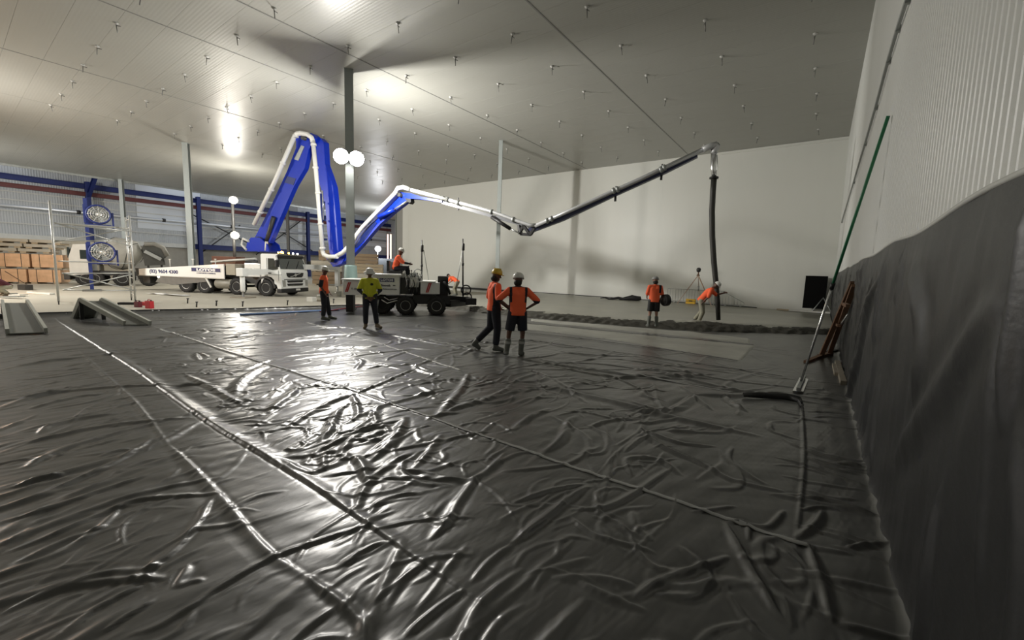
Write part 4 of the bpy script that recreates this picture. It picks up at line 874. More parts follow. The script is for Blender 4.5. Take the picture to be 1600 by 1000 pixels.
# centre machinery
eng = sbox('engine_block', (626, 434), (656, 460), .25, 1.3, DSTEEL)
sbox('oil_tank', (639, 433), (655, 449), .05, .9, WHITED)
MB().lathe([(.001, 0), (.17, .02), (.17, .6), (.001, .62)], Sc.L(627, 434, .5), (1, 0, .1), 12).build('air_cleaner', WHITED, sc)
for k in range(7):
    p = [Sc.L(628+k*4+random.uniform(-2, 2), 436+random.uniform(-3, 3), .05), Sc.L(632+k*4, 428+random.uniform(-5, 3), .1), Sc.L(636+k*4, 440+random.uniform(-3, 5), .02), Sc.L(634+k*4, 452+random.uniform(-3, 4), .05)]
    MB().tube(p, .018, 6).build('hydraulic_hose', BLACK if k % 2 else CHROME, sc)
for px in (640, 646, 652): MB().tube([Sc.L(px, 452, .1), Sc.L(px, 459, .1)], .04, 8).build('valve', BLACK, sc)
# steering column, wheels and levers
MB().tube([Sc.L(640, 432, .5), Sc.L(633, 421, .5)], .025, 6).build('steering_column', BLACK, sc)
def torus(c, ax, R_, r, n=20):
    a_, b_, d_ = frame(ax); return [V(c)+(a_*math.cos(2*PI*k/n)+b_*math.sin(2*PI*k/n))*R_ for k in range(n+1)]
cst = Sc.L(633, 420, .5); MB().tube(torus(cst, (-.6, -.2, .8), .19, 0), .018, 6, False).build('steering_wheel', BLACK, sc)
for px, py, r in ((653, 427, .16), (646, 431, .10)): MB().tube(torus(Sc.L(px, py, .3), (.2, -1, .1), r, 0), .016, 6, False).tube([Sc.L(px, py, .3), Sc.L(px-1, py+8, .3)], .015, 6).build('hand_wheel', GALV, sc)
for px in (637, 641, 644, 649): MB().tube([Sc.L(px, 434, .35), Sc.L(px-1, 423, .35)], .012, 6).ell(Sc.L(px-1, 423, .35), (.025, .025, .03), 8, 6).build('control_lever', BLACK, sc)
st = Sc.L(612, 426, .5); MB().box((st.x+.15, .55, st.z+.02), (.5, .5, .1), bev=.03).build('seat', BLACK, sc)
MB().box((st.x-.12, .55, st.z+.25), (.1, .48, .42), bev=.03).build('seat_back', BLACK, sc)
# screed boom, head and masts
bx = sbox('boom_carriage', (684, 433), (700, 463), .3, 1.2, BLACK)
a, b_ = Sc.L(684, 432, .2), Sc.L(700, 438, .2); MB().box(((a.x+b_.x)/2, .6, (a.z+b_.z)/2), (b_.x-a.x, .7, .16), bev=.04).build('carriage_hood', DSTEEL, sc)
MB().tube([Sc.L(693, 440, .2), Sc.L(699, 447, .2), Sc.L(703, 460, .2)], .05, 8).tube([Sc.L(696, 440, .2), Sc.L(697, 452, .2)], .03, 6).build('curved_hose', BLACK, sc)
hy = 1.2
MB().bar(Sc.L(690, 464, hy), Sc.L(738, 469, hy), .3, .2).build('boom', BLACK, sc)
h0, h1 = Sc.L(700, 472, .6), Sc.L(742, 471, .6)
hd = MB().bar((h0.x, .4, h0.z-.05), (h1.x+.1, 2.6, h0.z-.1), .25, .26).build('screed_head', DSTEEL, sc)
a = Sc.L(736, 471, .6); MB().box((a.x, .6, a.z), (.42, .35, .26), bev=.02).build('head_end_plate', BLACK, hd)
for (px, py, r) in ((728, 453, .19), (730, 464, .17)):
    MB().tube(torus(Sc.L(px, py, .6), (0, 1, .1), r, 0), .03, 6, False).tube([Sc.L(px-4, py, .6), Sc.L(px+4, py, .6)], .012, 5).tube([Sc.L(px, py-4, .6), Sc.L(px, py+4, .6)], .012, 5).build('hand_wheel', BLACK, sc)
for k, (px, pt, pb_, y, gx_, gy_) in enumerate(((659, 375, 440, .9, 670, 438), (723.3, 373, 462, .6, 712, 452))):
    mt = MB().tube([Sc.L(px, pb_, y), Sc.L(px, pt, y)], [.035, .022], 8).build('sensor_mast', BLACK, sc)
    MB().lathe([(.05, -.14), (.055, -.1), (.055, .12), (.03, .15)], Sc.L(px+.6, pt+13, y), n=10).build('laser_receiver', BLACK, mt)
    MB().lathe([(.045, -.05), (.045, .05)], Sc.L(px, pt+40, y), n=8).build('mast_clamp', BLACK, mt)
    MB().tube([Sc.L(px+(3 if k == 0 else -.2), pt+16, y), Sc.L(gx_, gy_, y)], .014, 5).build('stay_cable', GALV, mt)
# ================================================================ PEOPLE
def remesh(mb, name, mats, vox, parent, pick=None, smooth=2):
    me = mb.mesh('tmp', mats[0]); o = D.objects.new('tmp', me); COL.objects.link(o)
    r = o.modifiers.new('r', 'REMESH'); r.mode = 'VOXEL'; r.voxel_size = vox; r.use_smooth_shade = True
    s = o.modifiers.new('s', 'SMOOTH'); s.iterations = smooth; s.factor = .5
    dg = bpy.context.evaluated_depsgraph_get(); dg.update(); m2 = D.meshes.new_from_object(o.evaluated_get(dg)); D.objects.remove(o); D.meshes.remove(me)
    m2.name = name; m2.materials.clear()
    for m in mats: m2.materials.append(m)
    if pick:
        n = len(m2.polygons); c = np.empty(n*3, np.float32); m2.polygons.foreach_get('center', c); c = c.reshape(-1, 3); m2.polygons.foreach_set('material_index', pick(c).astype(np.int32))
    o = D.objects.new(name, m2); COL.objects.link(o); o.parent = parent; return o
def loft(b, rings, n=20):
    vs = []; m = len(rings)
    for i, (c, rx, ry) in enumerate(rings):
        d = (V(rings[min(i+1, m-1)][0])-V(rings[max(i-1, 0)][0])).normalized(); x = V((1, 0, 0)); x = (x-d*x.dot(d)).normalized(); y = d.cross(x)
        for k in range(n): t = 2*PI*k/n; vs.append(V(c)+x*rx*math.cos(t)+y*ry*math.sin(t))
    fs = [(i*n+k, i*n+(k+1) % n, (i+1)*n+(k+1) % n, (i+1)*n+k) for i in range(m-1) for k in range(n)]
    return b.add(vs, fs+[tuple(range(n))[::-1], tuple(range((m-1)*n, m*n))], True)
def cap(b, p, q, r1, r2=None, n=12):
    r2 = r1 if r2 is None else r2; p, q = V(p), V(q); b.tube([p, q], [r1, r2], n); b.ell(p, (r1,)*3, n, 8); b.ell(q, (r2,)*3, n, 8); return b
def person(pos, az, label, J=None, hat=HATW, hatk='cap', shirt=(ORANGE, NAVY), pants=NAVY, shorts=False, sleeves='short', boot=BOOT, skin=SKIND, fist=(.0, .0), shirtpick=None, scale=1., tall_boot=True, lean=None, hair=False, band=False):
    """local axes: x = the person's right, y = forward, z up"""
    t = empty('person', pos, math.radians(az)-PI/2, label, 'person'); t.scale = (scale,)*3
    j = dict(head=(0, .03, 1.60), neck=(0, 0, 1.46), chest=(0, 0, 1.28), waist=(0, 0, 1.05), hip=(0, 0, .93),
             sR=(.185, 0, 1.40), sL=(-.185, 0, 1.40), eR=(.25, -.04, 1.12), eL=(-.25, -.04, 1.12), wR=(.27, .06, .88), wL=(-.27, .06, .88), hR=None, hL=None,
             pR=(.095, 0, .92), pL=(-.095, 0, .92), kR=(.11, .02, .49), kL=(-.11, .02, .49), aR=(.12, -.02, .09), aL=(-.12, -.02, .09), fR=(.14, .16, .04), fL=(-.14, .16, .04))
    j.update(J or {}); j = {k: (V(v) if v is not None else None) for k, v in j.items()}
    b = MB(); hd = j['head']; up_ = (hd-j['neck']).normalized(); look = V(j.get('look', (0, 1, 0))) if 'look' in j else V((0, 1, 0))
    look = (look-up_*look.dot(up_)).normalized(); rt = look.cross(up_).normalized(); HR = Matrix((rt, look, up_)).transposed()
    b.ell(hd+up_*.03, (.077, .095, .10), 16, 12, HR); b.ell(hd-up_*.05+look*.02, (.055, .065, .065), 12, 8, HR)
    b.ell(hd+look*.10-up_*.0, (.014, .022, .02), 8, 6, HR); b.ell(hd+look*.085+up_*.032, (.055, .02, .012), 8, 6, HR); b.ell(hd+look*.083-up_*.055, (.026, .012, .010), 8, 6, HR)
    for s in (-1, 1): b.ell(hd+rt*.08*s, (.012, .02, .03), 8, 6, HR)
    cap(b, j['neck']-up_*.03, hd-up_*.04, .056, .052)
    ch, wa, hp = j['chest'], j['waist'], j['hip']
    for s, k in ((1, 'R'), (-1, 'L')):
        sh = j['s'+k]; cap(b, j['neck'], sh, .05, .06); cap(b, sh, j['e'+k], .050, .040); cap(b, j['e'+k], j['w'+k], .040, .026)
        cap(b, ch+(sh-ch)*.35, wa+V((.06*s, 0, 0)), .095, .09); cap(b, wa+V((.06*s, 0, 0)), j['p'+k], .09, .09)
        cap(b, j['p'+k], j['k'+k], .078, .055); cap(b, j['k'+k], j['a'+k], .052, .035)
        cap(b, j['a'+k], j['f'+k], .035, .03)
        fo = (j['w'+k]-j['e'+k]).normalized(); hdir = j['h'+k].normalized() if j['h'+k] is not None else fo
        side_ = hdir.cross(V((0, 1, 0)) if abs(hdir.y) < .8 else V((1, 0, 0))).normalized(); nrm = side_.cross(hdir).normalized()
        pc = j['w'+k]+hdir*.055; Rp = Matrix((side_, nrm, hdir)).transposed(); b.ell(pc, (.042, .02, .055), 10, 8, Rp)
        for i, (o_, L_) in enumerate(((-.030, .060), (-.010, .075), (.010, .070), (.029, .055))):
            p0 = pc+hdir*.045+side_*o_; p1 = p0+hdir*L_*.5+nrm*L_*.18; p2 = p1+hdir*L_*.3+nrm*L_*.45; cap(b, p0, p1, .0095, .009, 8); cap(b, p1, p2, .009, .008, 8)
        p0 = pc-hdir*.02-side_*.035*s; cap(b, p0, p0+hdir*.04-side_*.03*s+nrm*.015, .012, .010, 8); cap(b, p0+hdir*.04-side_*.03*s+nrm*.015, p0+hdir*.07-side_*.03*s+nrm*.03, .010, .009, 8)
    remesh(b, 'body', [skin], .011, t)
    for s in (-1, 1): MB().ell(hd+look*.088+rt*.032*s+up_*.012, (.012, .008, .007), 8, 6, HR).build('eye', BLACK, t)
    # shirt
    b = MB()
    for s, k in ((1, 'R'), (-1, 'L')):
        sh = j['s'+k]; cap(b, j['neck']-V((0, 0, .03)), sh, .065, .075); e = j['e'+k]; ee = sh.lerp(e, .92)
        cap(b, sh, ee, .075, .070)
        if sleeves == 'long': cap(b, sh, e, .07, .058); cap(b, e, e.lerp(j['w'+k], .9), .055, .042)
        cap(b, ch+(sh-ch)*.42, wa+V((.05*s, 0, 0)), .118, .115)
    sp = (wa-hp).normalized(); loft(b, [(hp-sp*.05, .195, .150), (hp+sp*.03, .192, .145), (wa, .182, .132), (wa.lerp(ch, .6), .19, .132), (ch+(ch-wa)*.25, .185, .12)]); b.ell(j['neck']+V((0, 0, .01)), (.075, .075, .035), 12, 6)
    remesh(b, 'shirt', list(shirt), .014, t, shirtpick, 3)
    # trousers or shorts
    b = MB()
    for s, k in ((1, 'R'), (-1, 'L')):
        p, kn, an = j['p'+k], j['k'+k], j['a'+k]
        cap(b, hp+V((.03*s, 0, .02)), p, .12, .115)
        if shorts: q = p.lerp(kn, .85); b.tube([p, q], [.112, .105], 14); b.ell(p, (.112,)*3, 12, 8)
        else: cap(b, p, kn, .112, .082); cap(b, kn, kn.lerp(an, .75), .082, .072)
    remesh(b, 'shorts' if shorts else 'trousers', [pants], .014, t, None, 3)
    # boots
    for s, k in ((1, 'R'), (-1, 'L')):
        kn, an, ft = j['k'+k], j['a'+k], j['f'+k]; b = MB()
        if tall_boot: cap(b, kn.lerp(an, .38), an, .066, .055)
        else: cap(b, kn.lerp(an, .75), an, .058, .055)
        cap(b, an, ft, .055, .046); d = (ft-an); d.z = 0; d.normalize(); cap(b, an-d*.03-V((0, 0, .03)), ft-V((0, 0, .0)), .045, .042)
        bo = remesh(b, 'boot', [boot], .012, t, None, 2)
        if band: q = kn.lerp(an, .42); q2 = kn.lerp(an, .56); MB().tube([q, q2], [.073, .070], 14, False).build('reflective_band', REFL, bo)
    # head wear
    b = MB(); c = hd+up_*.055
    if hatk == 'cap':
        b.lathe([(.118, -.01), (.119, .02), (.112, .06), (.092, .095), (.06, .115), (.025, .125), (.001, .127)], c, up_, 18); 
        b.prism([c+rt*x*.1+look*y for x, y in ((-1, .085), (-.7, .135), (0, .165), (.7, .135), (1, .085))], up_*.012)
        b.bar(c-look*.09+up_*.105, c+look*.07+up_*.12, .025, .02)
    elif hatk == 'wide':
        b.lathe([(.175, -.02), (.178, -.012), (.125, .012), (.118, .03), (.108, .07), (.085, .10), (.05, .118), (.001, .125)], c, up_, 22)
    else:
        b.lathe([(.112, -.005), (.112, .03), (.10, .07), (.07, .10), (.001, .112)], c, up_, 18); b.prism([c+rt*x*.085-look*y*(-1) for x, y in ((-1, .08), (-.6, .15), (.6, .15), (1, .08))], up_*.01)
    b.build('hard_hat' if hatk != 'capsoft' else 'cap', hat, t)
    if hair: 
        b = MB(); b.ell(hd-look*.03-up_*.045, (.088, .08, .075), 14, 10, HR); b.build('hair', HAIR, t)
    return t
def pk(f): return lambda c: f(c[:, 0], c[:, 1], c[:, 2])
toc = lambda x, y: math.degrees(math.atan2(-y, -x))       # heading towards the camera
gz = lambda x, y: hz(x, y)
# C: back to the camera, hands on hips
pC = onz(806, 557, .0)[:2]; away = toc(*pC)+180
raglan = pk(lambda x, y, z: ((np.abs(np.abs(x)-.16-.25*(1.42-z)*(z < 1.42)*0) < .026) & (z > 1.15) & (z < 1.5)) | ((z > 1.47)) | ((np.abs(x) > .165) & (z < 1.2) & (z > .8)))
person((pC[0]+.0, pC[1], gz(*pC)-.01), away+8, 'worker in white hard hat, orange shirt and dark shorts, hands on hips, back turned', dict(eR=(.42, -.05, 1.18), eL=(-.42, -.05, 1.20), wR=(.20, .05, 1.02), wL=(-.20, .07, 1.02), hR=(-.7, .6, -.3), hL=(.7, .6, -.3), kR=(.13, .02, .49), kL=(-.16, .02, .49), aR=(.10, 0, .09), aL=(-.20, .03, .09), fR=(.16, .12, .04), fL=(-.22, .16, .04), look=(.5, 1, 0)), shorts=True, hair=True, shirtpick=raglan, band=True, scale=1.02)
pD = onz(770, 549, .0)[:2]
person((pD[0], pD[1], gz(*pD)), toc(*pD)+112, 'worker in yellow hard hat, orange shirt and dark trousers, one heel lifted', dict(eR=(.27, -.02, 1.14), eL=(-.27, -.02, 1.14), wR=(.24, .2, 1.0), wL=(-.2, .18, .95), kL=(-.13, -.02, .50), aL=(-.16, -.36, .16), fL=(-.17, -.26, .05), kR=(.1, .05, .49), aR=(.10, .02, .09), look=(.1, 1, -.15)), hat=HATY, hair=True, shirtpick=pk(lambda x, y, z: (np.abs(np.abs(x)-.17) < .03) & (z < 1.45)), scale=1.06)
pA = onz(507, 501, .0)[:2]
person((pA[0], pA[1], gz(*pA)), toc(*pA)+78, 'worker in white hard hat, orange shirt and dark trousers, standing alone on the left', dict(eR=(.24, -.05, 1.13), eL=(-.24, -.03, 1.13), wR=(.24, .08, .90), wL=(-.22, .12, .90), aL=(-.14, .14, .09), fL=(-.16, .32, .04), kL=(-.12, .08, .49), look=(.1, 1, 0)), shirtpick=pk(lambda x, y, z: ((np.abs(x) > .235) & (z < 1.33)) | (z > 1.48)), band=True)
pB = onz(578, 514, .0)[:2]
person((pB[0], pB[1], gz(*pB)), toc(*pB)+4, 'worker in yellow shirt and wide-brimmed white hard hat, gloved hands joined in front', dict(eR=(.30, .0, 1.13), eL=(-.30, .0, 1.13), wR=(.09, .22, .93), wL=(-.09, .22, .93), hR=(-.6, .3, -.5), hL=(.6, .3, -.5), aR=(.12, .03, .09), kR=(.12, .04, .49), aL=(-.2, .0, .09), fL=(-.30, .13, .04), fR=(.16, .18, .04), kL=(-.15, .03, .49)), hatk='wide', shirt=(YELLOW, NAVY), sleeves='long', boot=BOOTB, tall_boot=False, shirtpick=pk(lambda x, y, z: (z < 1.17) & (np.abs(x) > .21) | ((z < 1.2) & (y > .16)) | (z > 1.49) | (((x+.05)**2+(z-1.30)**2 < .0016) & (y > 0))), scale=1.0)
pE = onz(1019, 513, .05)[:2]
E_ = person((pE[0], pE[1], .10), toc(*pE)+180+12, 'worker in orange shirt and black shorts carrying a drum-shaped control box at his side', dict(eR=(.26, .05, 1.15), wR=(.30, .22, 1.0), eL=(-.24, .04, 1.14), wL=(-.22, .2, 1.05), aR=(.14, .0, .09), aL=(-.16, -.1, .09), fL=(-.18, .05, .04)), shorts=True, hat=mat('white_black_cap', (.3, .3, .3), .5), hatk='capsoft', pants=BLACK, hair=True, shirtpick=pk(lambda x, y, z: ((x > .12) & (z > 1.2) & (x < .2)) | (z > 1.49)), skin=SKIN, scale=.98)
q = V(onv(1040, 469, pE+np.array([.1, .1]), np.array([1., .25])/math.hypot(1, .25)))
t = empty('control_box', q, 0, 'dark drum-shaped remote control box held by the worker in black shorts', 'control box')
MB().lathe([(.17, -.10), (.20, -.07), (.20, .07), (.17, .10)], (0, 0, 0), (.6, 1, .1), 18).build('case', BLACK, t); MB().lathe([(.001, -.125), (.15, -.11), (.15, -.10)], (0, 0, 0), (.6, 1, .1), 16).build('end_cap', DSTEEL, t)
MB().tube([(-.1, 0, .17), (-.12, 0, .35), (-.25, 0, .5)], .012, 6).build('strap', BLACK, t)
pF = onz(1096, 508, .08)[:2]
person((pF[0], pF[1], .08), toc(*pF)+92, 'worker in white hard hat and khaki trousers leaning forward to steady the hanging hose', dict(hip=(0, -.08, .92), pR=(.095, -.08, .91), pL=(-.095, -.08, .91), waist=(0, .0, 1.05), chest=(0, .13, 1.24), neck=(0, .26, 1.39), head=(0, .37, 1.49), sR=(.18, .22, 1.33), sL=(-.18, .22, 1.33), eR=(.25, .14, 1.07), eL=(-.22, .42, 1.14), wR=(.22, .0, .90), wL=(-.08, .62, 1.22), kR=(.11, .0, .50), kL=(-.12, -.02, .52), aR=(.12, -.12, .09), aL=(-.12, -.30, .12), fR=(.12, .05, .04), fL=(-.12, -.14, .05), look=(0, 1, -.6)), pants=KHAKI, boot=BOOT, scale=1.0)
# operator seated on the screed
so = Sc.Wd((st.x+.14, .55, 0))
pG = person((so.x, so.y, Sc.z0+st.z+.07-.80), 46, 'operator in white hard hat and orange jumper seated on the screed machine', dict(hip=(0, 0, .90), pR=(.095, .02, .90), pL=(-.095, .02, .90), waist=(0, .02, 1.02), chest=(0, .08, 1.22), neck=(0, .14, 1.40), head=(0, .19, 1.53), sR=(.18, .11, 1.34), sL=(-.18, .11, 1.34), eR=(.24, .28, 1.14), eL=(-.24, .28, 1.14), wR=(.15, .50, 1.10), wL=(-.15, .50, 1.10), kR=(.13, .44, .93), kL=(-.13, .44, .93), aR=(.13, .50, .55), aL=(-.13, .50, .55), fR=(.13, .66, .50), fL=(-.13, .66, .50), look=(.2, 1, -.2)), sleeves='long', shirt=(ORANGE, NAVY), shirtpick=pk(lambda x, y, z: y > .36))
# distant bending worker
pH = onz(712, 462, .16)[:2]
person((pH[0], pH[1], .15), toc(*pH)-115, 'distant worker in orange shirt stooping beyond the right sensor mast', dict(hip=(0, -.1, .88), pR=(.095, -.1, .87), pL=(-.095, -.1, .87), waist=(0, .02, .98), chest=(0, .2, 1.10), neck=(0, .36, 1.18), head=(0, .48, 1.24), sR=(.18, .31, 1.15), sL=(-.18, .31, 1.15), eR=(.24, .42, .92), eL=(-.24, .42, .92), wR=(.15, .55, .78), wL=(-.15, .55, .80), kR=(.12, .08, .48), kL=(-.12, .08, .48), look=(0, 1, -.6)), pants=KHAKI, hat=BLACK, hatk='capsoft', skin=SKIN)
# crouching worker far left
pI = onz(8, 462, GZ)[:2]
person((pI[0], pI[1], GZ), toc(*pI)-80, 'crouching worker in maroon clothing at the far left beside the timber', dict(hip=(0, -.15, .42), pR=(.1, -.15, .42), pL=(-.1, -.15, .42), waist=(0, -.02, .55), chest=(0, .2, .72), neck=(0, .38, .80), head=(0, .50, .84), sR=(.18, .33, .77), sL=(-.18, .33, .77), eR=(.24, .42, .5), eL=(-.24, .42, .5), wR=(.15, .6, .25), wL=(-.15, .6, .27), kR=(.2, .28, .42), kL=(-.2, .2, .38), aR=(.14, .0, .09), aL=(-.14, -.1, .09), fR=(.14, .18, .04), fL=(-.14, .08, .04), look=(0, 1, -.7)), shirt=(MAROON, MAROON), sleeves='long', pants=KHAKI, hat=MAROON, hatk='capsoft', tall_boot=False, boot=BOOTB)
# ================================================================ LEFT SIDE
# scaffold tower
A0 = onz(92, 476, GZ); _d = sl(100, 476)[:2]; _a = math.degrees(math.atan2(_d[1], _d[0]))-90; Sf = Fr(A0[:2], _a, GZ); SL = Sf.L(212, 478)[0]
sf = Sf.root('scaffold_tower', 'pale aluminium scaffold tower standing left of the pump truck', 'scaffold')
SH = Sf.L(82, 314).z; SD = 1.5
for x in (0, SL):
    for y in (0, SD):
        st_ = MB().tube([(x, y, .12), (x, y, SH if x == 0 else SH*.93)], .036, 8).build('standard', ALU, sf)
        MB().lathe([(.07, -.02), (.085, -.015), (.085, .015), (.07, .02)], (x, y+.02, .08), (1, 0, 0), 12).build('castor', BLACK, st_)
        MB().box((x, y, .14), (.05, .05, .08)).build('castor_fork', GALV, st_)
    n = 10
    for k in range(n): MB().tube([(x, 0, .35+k*(SH*.93-.5)/(n-1)), (x, SD, .35+k*(SH*.93-.5)/(n-1))], .016, 6).build('rung', ALU, sf)
def sbar(p, q, y, name): a, b_ = Sf.L(*p, y), Sf.L(*q, y); MB().tube([a, b_], .026, 6).build(name, ALU, sf)
for p, q, y in (((86, 349), (211, 362), 0), ((97, 427), (208, 427), 0), ((98, 453), (213, 454), 0), ((90, 408), (210, 412), SD), ((86, 376), (205, 377), SD)): sbar(p, q, y, 'horizontal_brace')
for p, q, y in (((100, 427), (209, 453), 0), ((209, 428), (100, 453), 0), ((85, 348), (205, 385), 0), ((85, 378), (206, 357), SD)): sbar(p, q, y, 'diagonal_brace')
q = Sf.L(150, 353, SD/2); MB().box((SL/2, SD/2, q.z), (SL*.94, .5, .04)).build('platform', ALU, sf)
# industrial fans on a blue post
fp = onz(148, 455, GZ); Ff = Fr(fp[:2], math.degrees(math.atan2(fp[1], fp[0]))+90-180, GZ)
def fan(px, py, w, h, label):
    fq = Ff.L(px, py, -.25); t = empty('industrial_fan', Ff.Wd(fq), Ff.az, label, 'fan'); r = w
    MB().tube(torus((0, 0, 0), (0, 1, 0), r, 0, 28), .05, 6, False).tube(torus((0, .3, 0), (0, 1, 0), r, 0, 28), .05, 6, False).build('shroud_ring', BLUED, t)
    MB().tube([(0, -.02, 0), (0, .32, 0)], r, 28, False).build('shroud', BLUED, t)
    g_ = MB()
    for f in (.25, .45, .65, .85): g_.tube(torus((0, -.03, 0), (0, 1, 0), r*f, 0, 24), .012, 4, False)
    for k in range(12): an = k*PI/6; g_.tube([(r*.1*math.cos(an), -.03, r*.1*math.sin(an)), (r*math.cos(an), -.03, r*math.sin(an))], .010, 4)
    o = g_.build('wire_guard', ALU, t)
    for k in range(5):
        an = k*2*PI/5; c_, s_ = math.cos(an), math.sin(an)
        MB().prism([(r*.12*c_-.08*s_, .12, r*.12*s_+.08*c_), (r*.88*c_-.2*s_, .08, r*.88*s_+.2*c_), (r*.88*c_+.2*s_, .2, r*.88*s_-.2*c_), (r*.12*c_+.08*s_, .18, r*.12*s_-.08*c_)], (0, .015, 0)).build('blade', GALV, t)
    MB().lathe([(.001, -.05), (.13, -.02), (.15, .35), (.001, .36)], (0, 0, 0), (0, 1, 0), 12).build('motor', ALU, t)
    MB().box((-r-.08, .15, 0), (.08, .3, 1.0)).box((r+.08, .15, -.3), (.08, .3, .9)).box((0, .15, -r-.1), (2*r, .3, .08)).build('cradle', BLUED, t)
    return t
fan(154, 335, .50, 0, 'upper of the two big round fans in blue frames'); fan(160, 394, .54, 0, 'lower of the two big round fans in blue frames')
t = empty('fan_post', (fp[0], fp[1], GZ), Ff.az, 'blue post carrying the two big fans', 'post'); zt_ = Ff.L(143, 310).z
MB().box((-.1, .25, zt_/2), (.16, .16, zt_)).build('post', BLUED, t); MB().box((-.1, .25, .04), (.8, .8, .08)).build('foot', DSTEEL, t)
# ramps over the edge board
def ramp(c4, peak, name, label):
    """c4: near-left, near-right on the film; far pair at the crest"""
    nl, nr, cr, cl = [np.array(v) for v in c4]
    t = empty(name, tuple(nl), 0, label, 'ramp')
    back_l = cl+(cl-nl)*.25; back_r = cr+(cr-nr)*.25; back_l[2] = back_r[2] = GZ+.1
    def plate(a, b_, c_, d_, nm):
        n = V(b_-a).cross(V(d_-a)).normalized()*.03; MB().prism([a, b_, c_, d_], n).build(nm, TIMG if 0 else mat('grey_rubber_decking', (.13, .135, .12), .7, bump=.5, bscale=60), t, True)
    m1 = (nl+cl)/2; m2 = (nr+cr)/2
    plate(nl, nr, m2, m1, 'deck_plate'); plate(m1, m2, cr, cl, 'deck_plate'); plate(cl, cr, back_r, back_l, 'landing_plate')
    for a, b_, c_ in ((nl, cl, back_l), (nr, cr, back_r)):
        o = MB().bar(a+[0, 0, .05], b_+[0, 0, .05], .06, .13).bar(b_+[0, 0, .05], c_+[0, 0, .05], .06, .13).build('side_rail', mat('pale_rail', (.40, .41, .37), .5, .2, vary=.15), t, True)
        MB().bar(b_, (b_[0], b_[1], GZ), .08, .08).build('leg', BLACK, t, True)
    return t
def P3(px, py, z): return onz(px, py, z)
ramp([P3(12, 522, .05), P3(72, 520, .05), P3(43, 474, .42), P3(4, 474, .42)], .42, 'loading_ramp', 'wide dark ramp with pale side rails at the left edge of the picture')
ramp([P3(195, 508, .05), P3(235, 508, .05), P3(160, 471, .55), P3(126, 471, .55)], .55, 'loading_ramp', 'narrow ramp with pale rails beneath the scaffold tower')
# wrapped panel packs (left background)
WRAP = mat('shrink_wrapped_pack', (.72, .46, .28), .22, bump=1.5, bscale=6, vary=.3, vscale=3, coat=.4)
bx0 = onz(-130, 441, GZ); bx1 = onz(97, 444, GZ); u = (bx1-bx0)[:2]; UL = np.linalg.norm(u); Pf = Fr(bx0[:2], math.degrees(math.atan2(u[1], u[0])), GZ)
def pack(F_, x, y, z, sx, sy, sz, m, label, grp, bands=True):
    p = F_.Wd((x, y, z)); t = empty('panel_pack', p, F_.az, label, 'pack', grp)
    MB().box((sx/2, sy/2, sz/2+.05), (sx, sy, sz-.1), bev=.03).build('wrapped_block', m, t)
    for k in (.15, .85): MB().box((sx*k, sy/2, .05), (.3, sy, .1)).build('bearer', TIMBER, t)
    if bands:
        for k in (.25, .75): MB().box((sx*k, sy/2, sz/2+.05), (.03, sy+.02, sz-.08)).build('strap', BLACK, t)
z1 = Pf.L(60, 420).z; z2 = Pf.L(60, 396).z; zt3 = Pf.L(60, 374).z
NP = 4; W1 = UL/NP; ORD = ['fourth', 'third', 'second', 'first']
for k in range(NP):
    pack(Pf, k*W1, .1*(k % 2), 0, W1*.96, 1.2, z1-.05, WRAP, f'shrink-wrapped pack in the bottom orange-lit row, {ORD[k]} from the scaffold', 'packs glowing orange in the left background')
    pack(Pf, k*W1+.2, .15, z1, W1*.93, 1.2, z2-z1-.05, WRAP, f'shrink-wrapped pack in the upper orange-lit row, {ORD[k]} from the scaffold', 'packs glowing orange in the left background')
for r in range(3):
    h = (zt3-z2)/3
    for k in range(NP): pack(Pf, k*W1+.3*r-.4, .1, z2+r*h, W1*.96, 1.2, h-.01, CREAM, f'cream panel pack in layer {["one", "two", "three"][r]} above the orange-lit packs, {ORD[k]} from the scaffold', 'cream panel packs on top of the left stack', bands=False)
cx0 = onz(101, 438, GZ); cx1 = onz(212, 438, GZ); u = (cx1-cx0)[:2]; Gf = Fr(cx0[:2], math.degrees(math.atan2(u[1], u[0])), GZ); UG = np.linalg.norm(u); hG = Gf.L(150, 378).z/5
for r in range(5):
    for k in range(2): pack(Gf, k*UG/2+.2*(r % 2), 0, r*hG, UG/2-.3, 1.2, hG-.01, CREAM, f'cream panel pack behind the mixer truck, {["bottom", "second", "third", "fourth", "top"][r]} layer, {["left", "right"][k]} stack', 'cream packs behind the mixer truck', bands=False)
# items on the pale ground
def simple(name, mb, m, label, cat, group=None):
    return tag(mb.build(name, m), label, cat, group)
g1 = onz(236, 478, GZ)
def can(px, py, h, r, m, label, z=GZ):
    p = onz(px, py, z); t = empty('fuel_can', p, .4, label, 'can')
    MB().box((0, 0, h*.42), (r*2, r*1.3, h*.84), bev=.02).build('body', m, t); MB().tube([(-r*.6, 0, h*.84), (-r*.5, 0, h), (r*.4, 0, h), (r*.5, 0, h*.84)], .015, 6).build('handle', m, t); MB().lathe([(.03, 0), (.03, .05)], (r*.7, 0, h*.82), n=8).build('cap', BLACK, t)
can(234, 482, .36, .13, REDP, 'red fuel can on the pale floor below the truck name panel'); can(216, 480, .28, .12, mat('dark_red_plastic', (.12, .01, .02), .5), 'dark red can at the foot of the scaffold')
p = onz(226, 477, GZ); b = MB().box((p[0], p[1], p[2]+.07), (.5, .3, .14), rz=.5, bev=.03); simple('tool_bag', b, REDP, 'low red and dark tool bag beside the red fuel can', 'bag')
p = onz(199, 476, GZ); b = MB().box((p[0], p[1], p[2]+.05), (.6, .2, .1), rz=1.0, bev=.03); simple('tool_bag', b, BLACK, 'low black tool roll just right of the ramp top', 'bag')
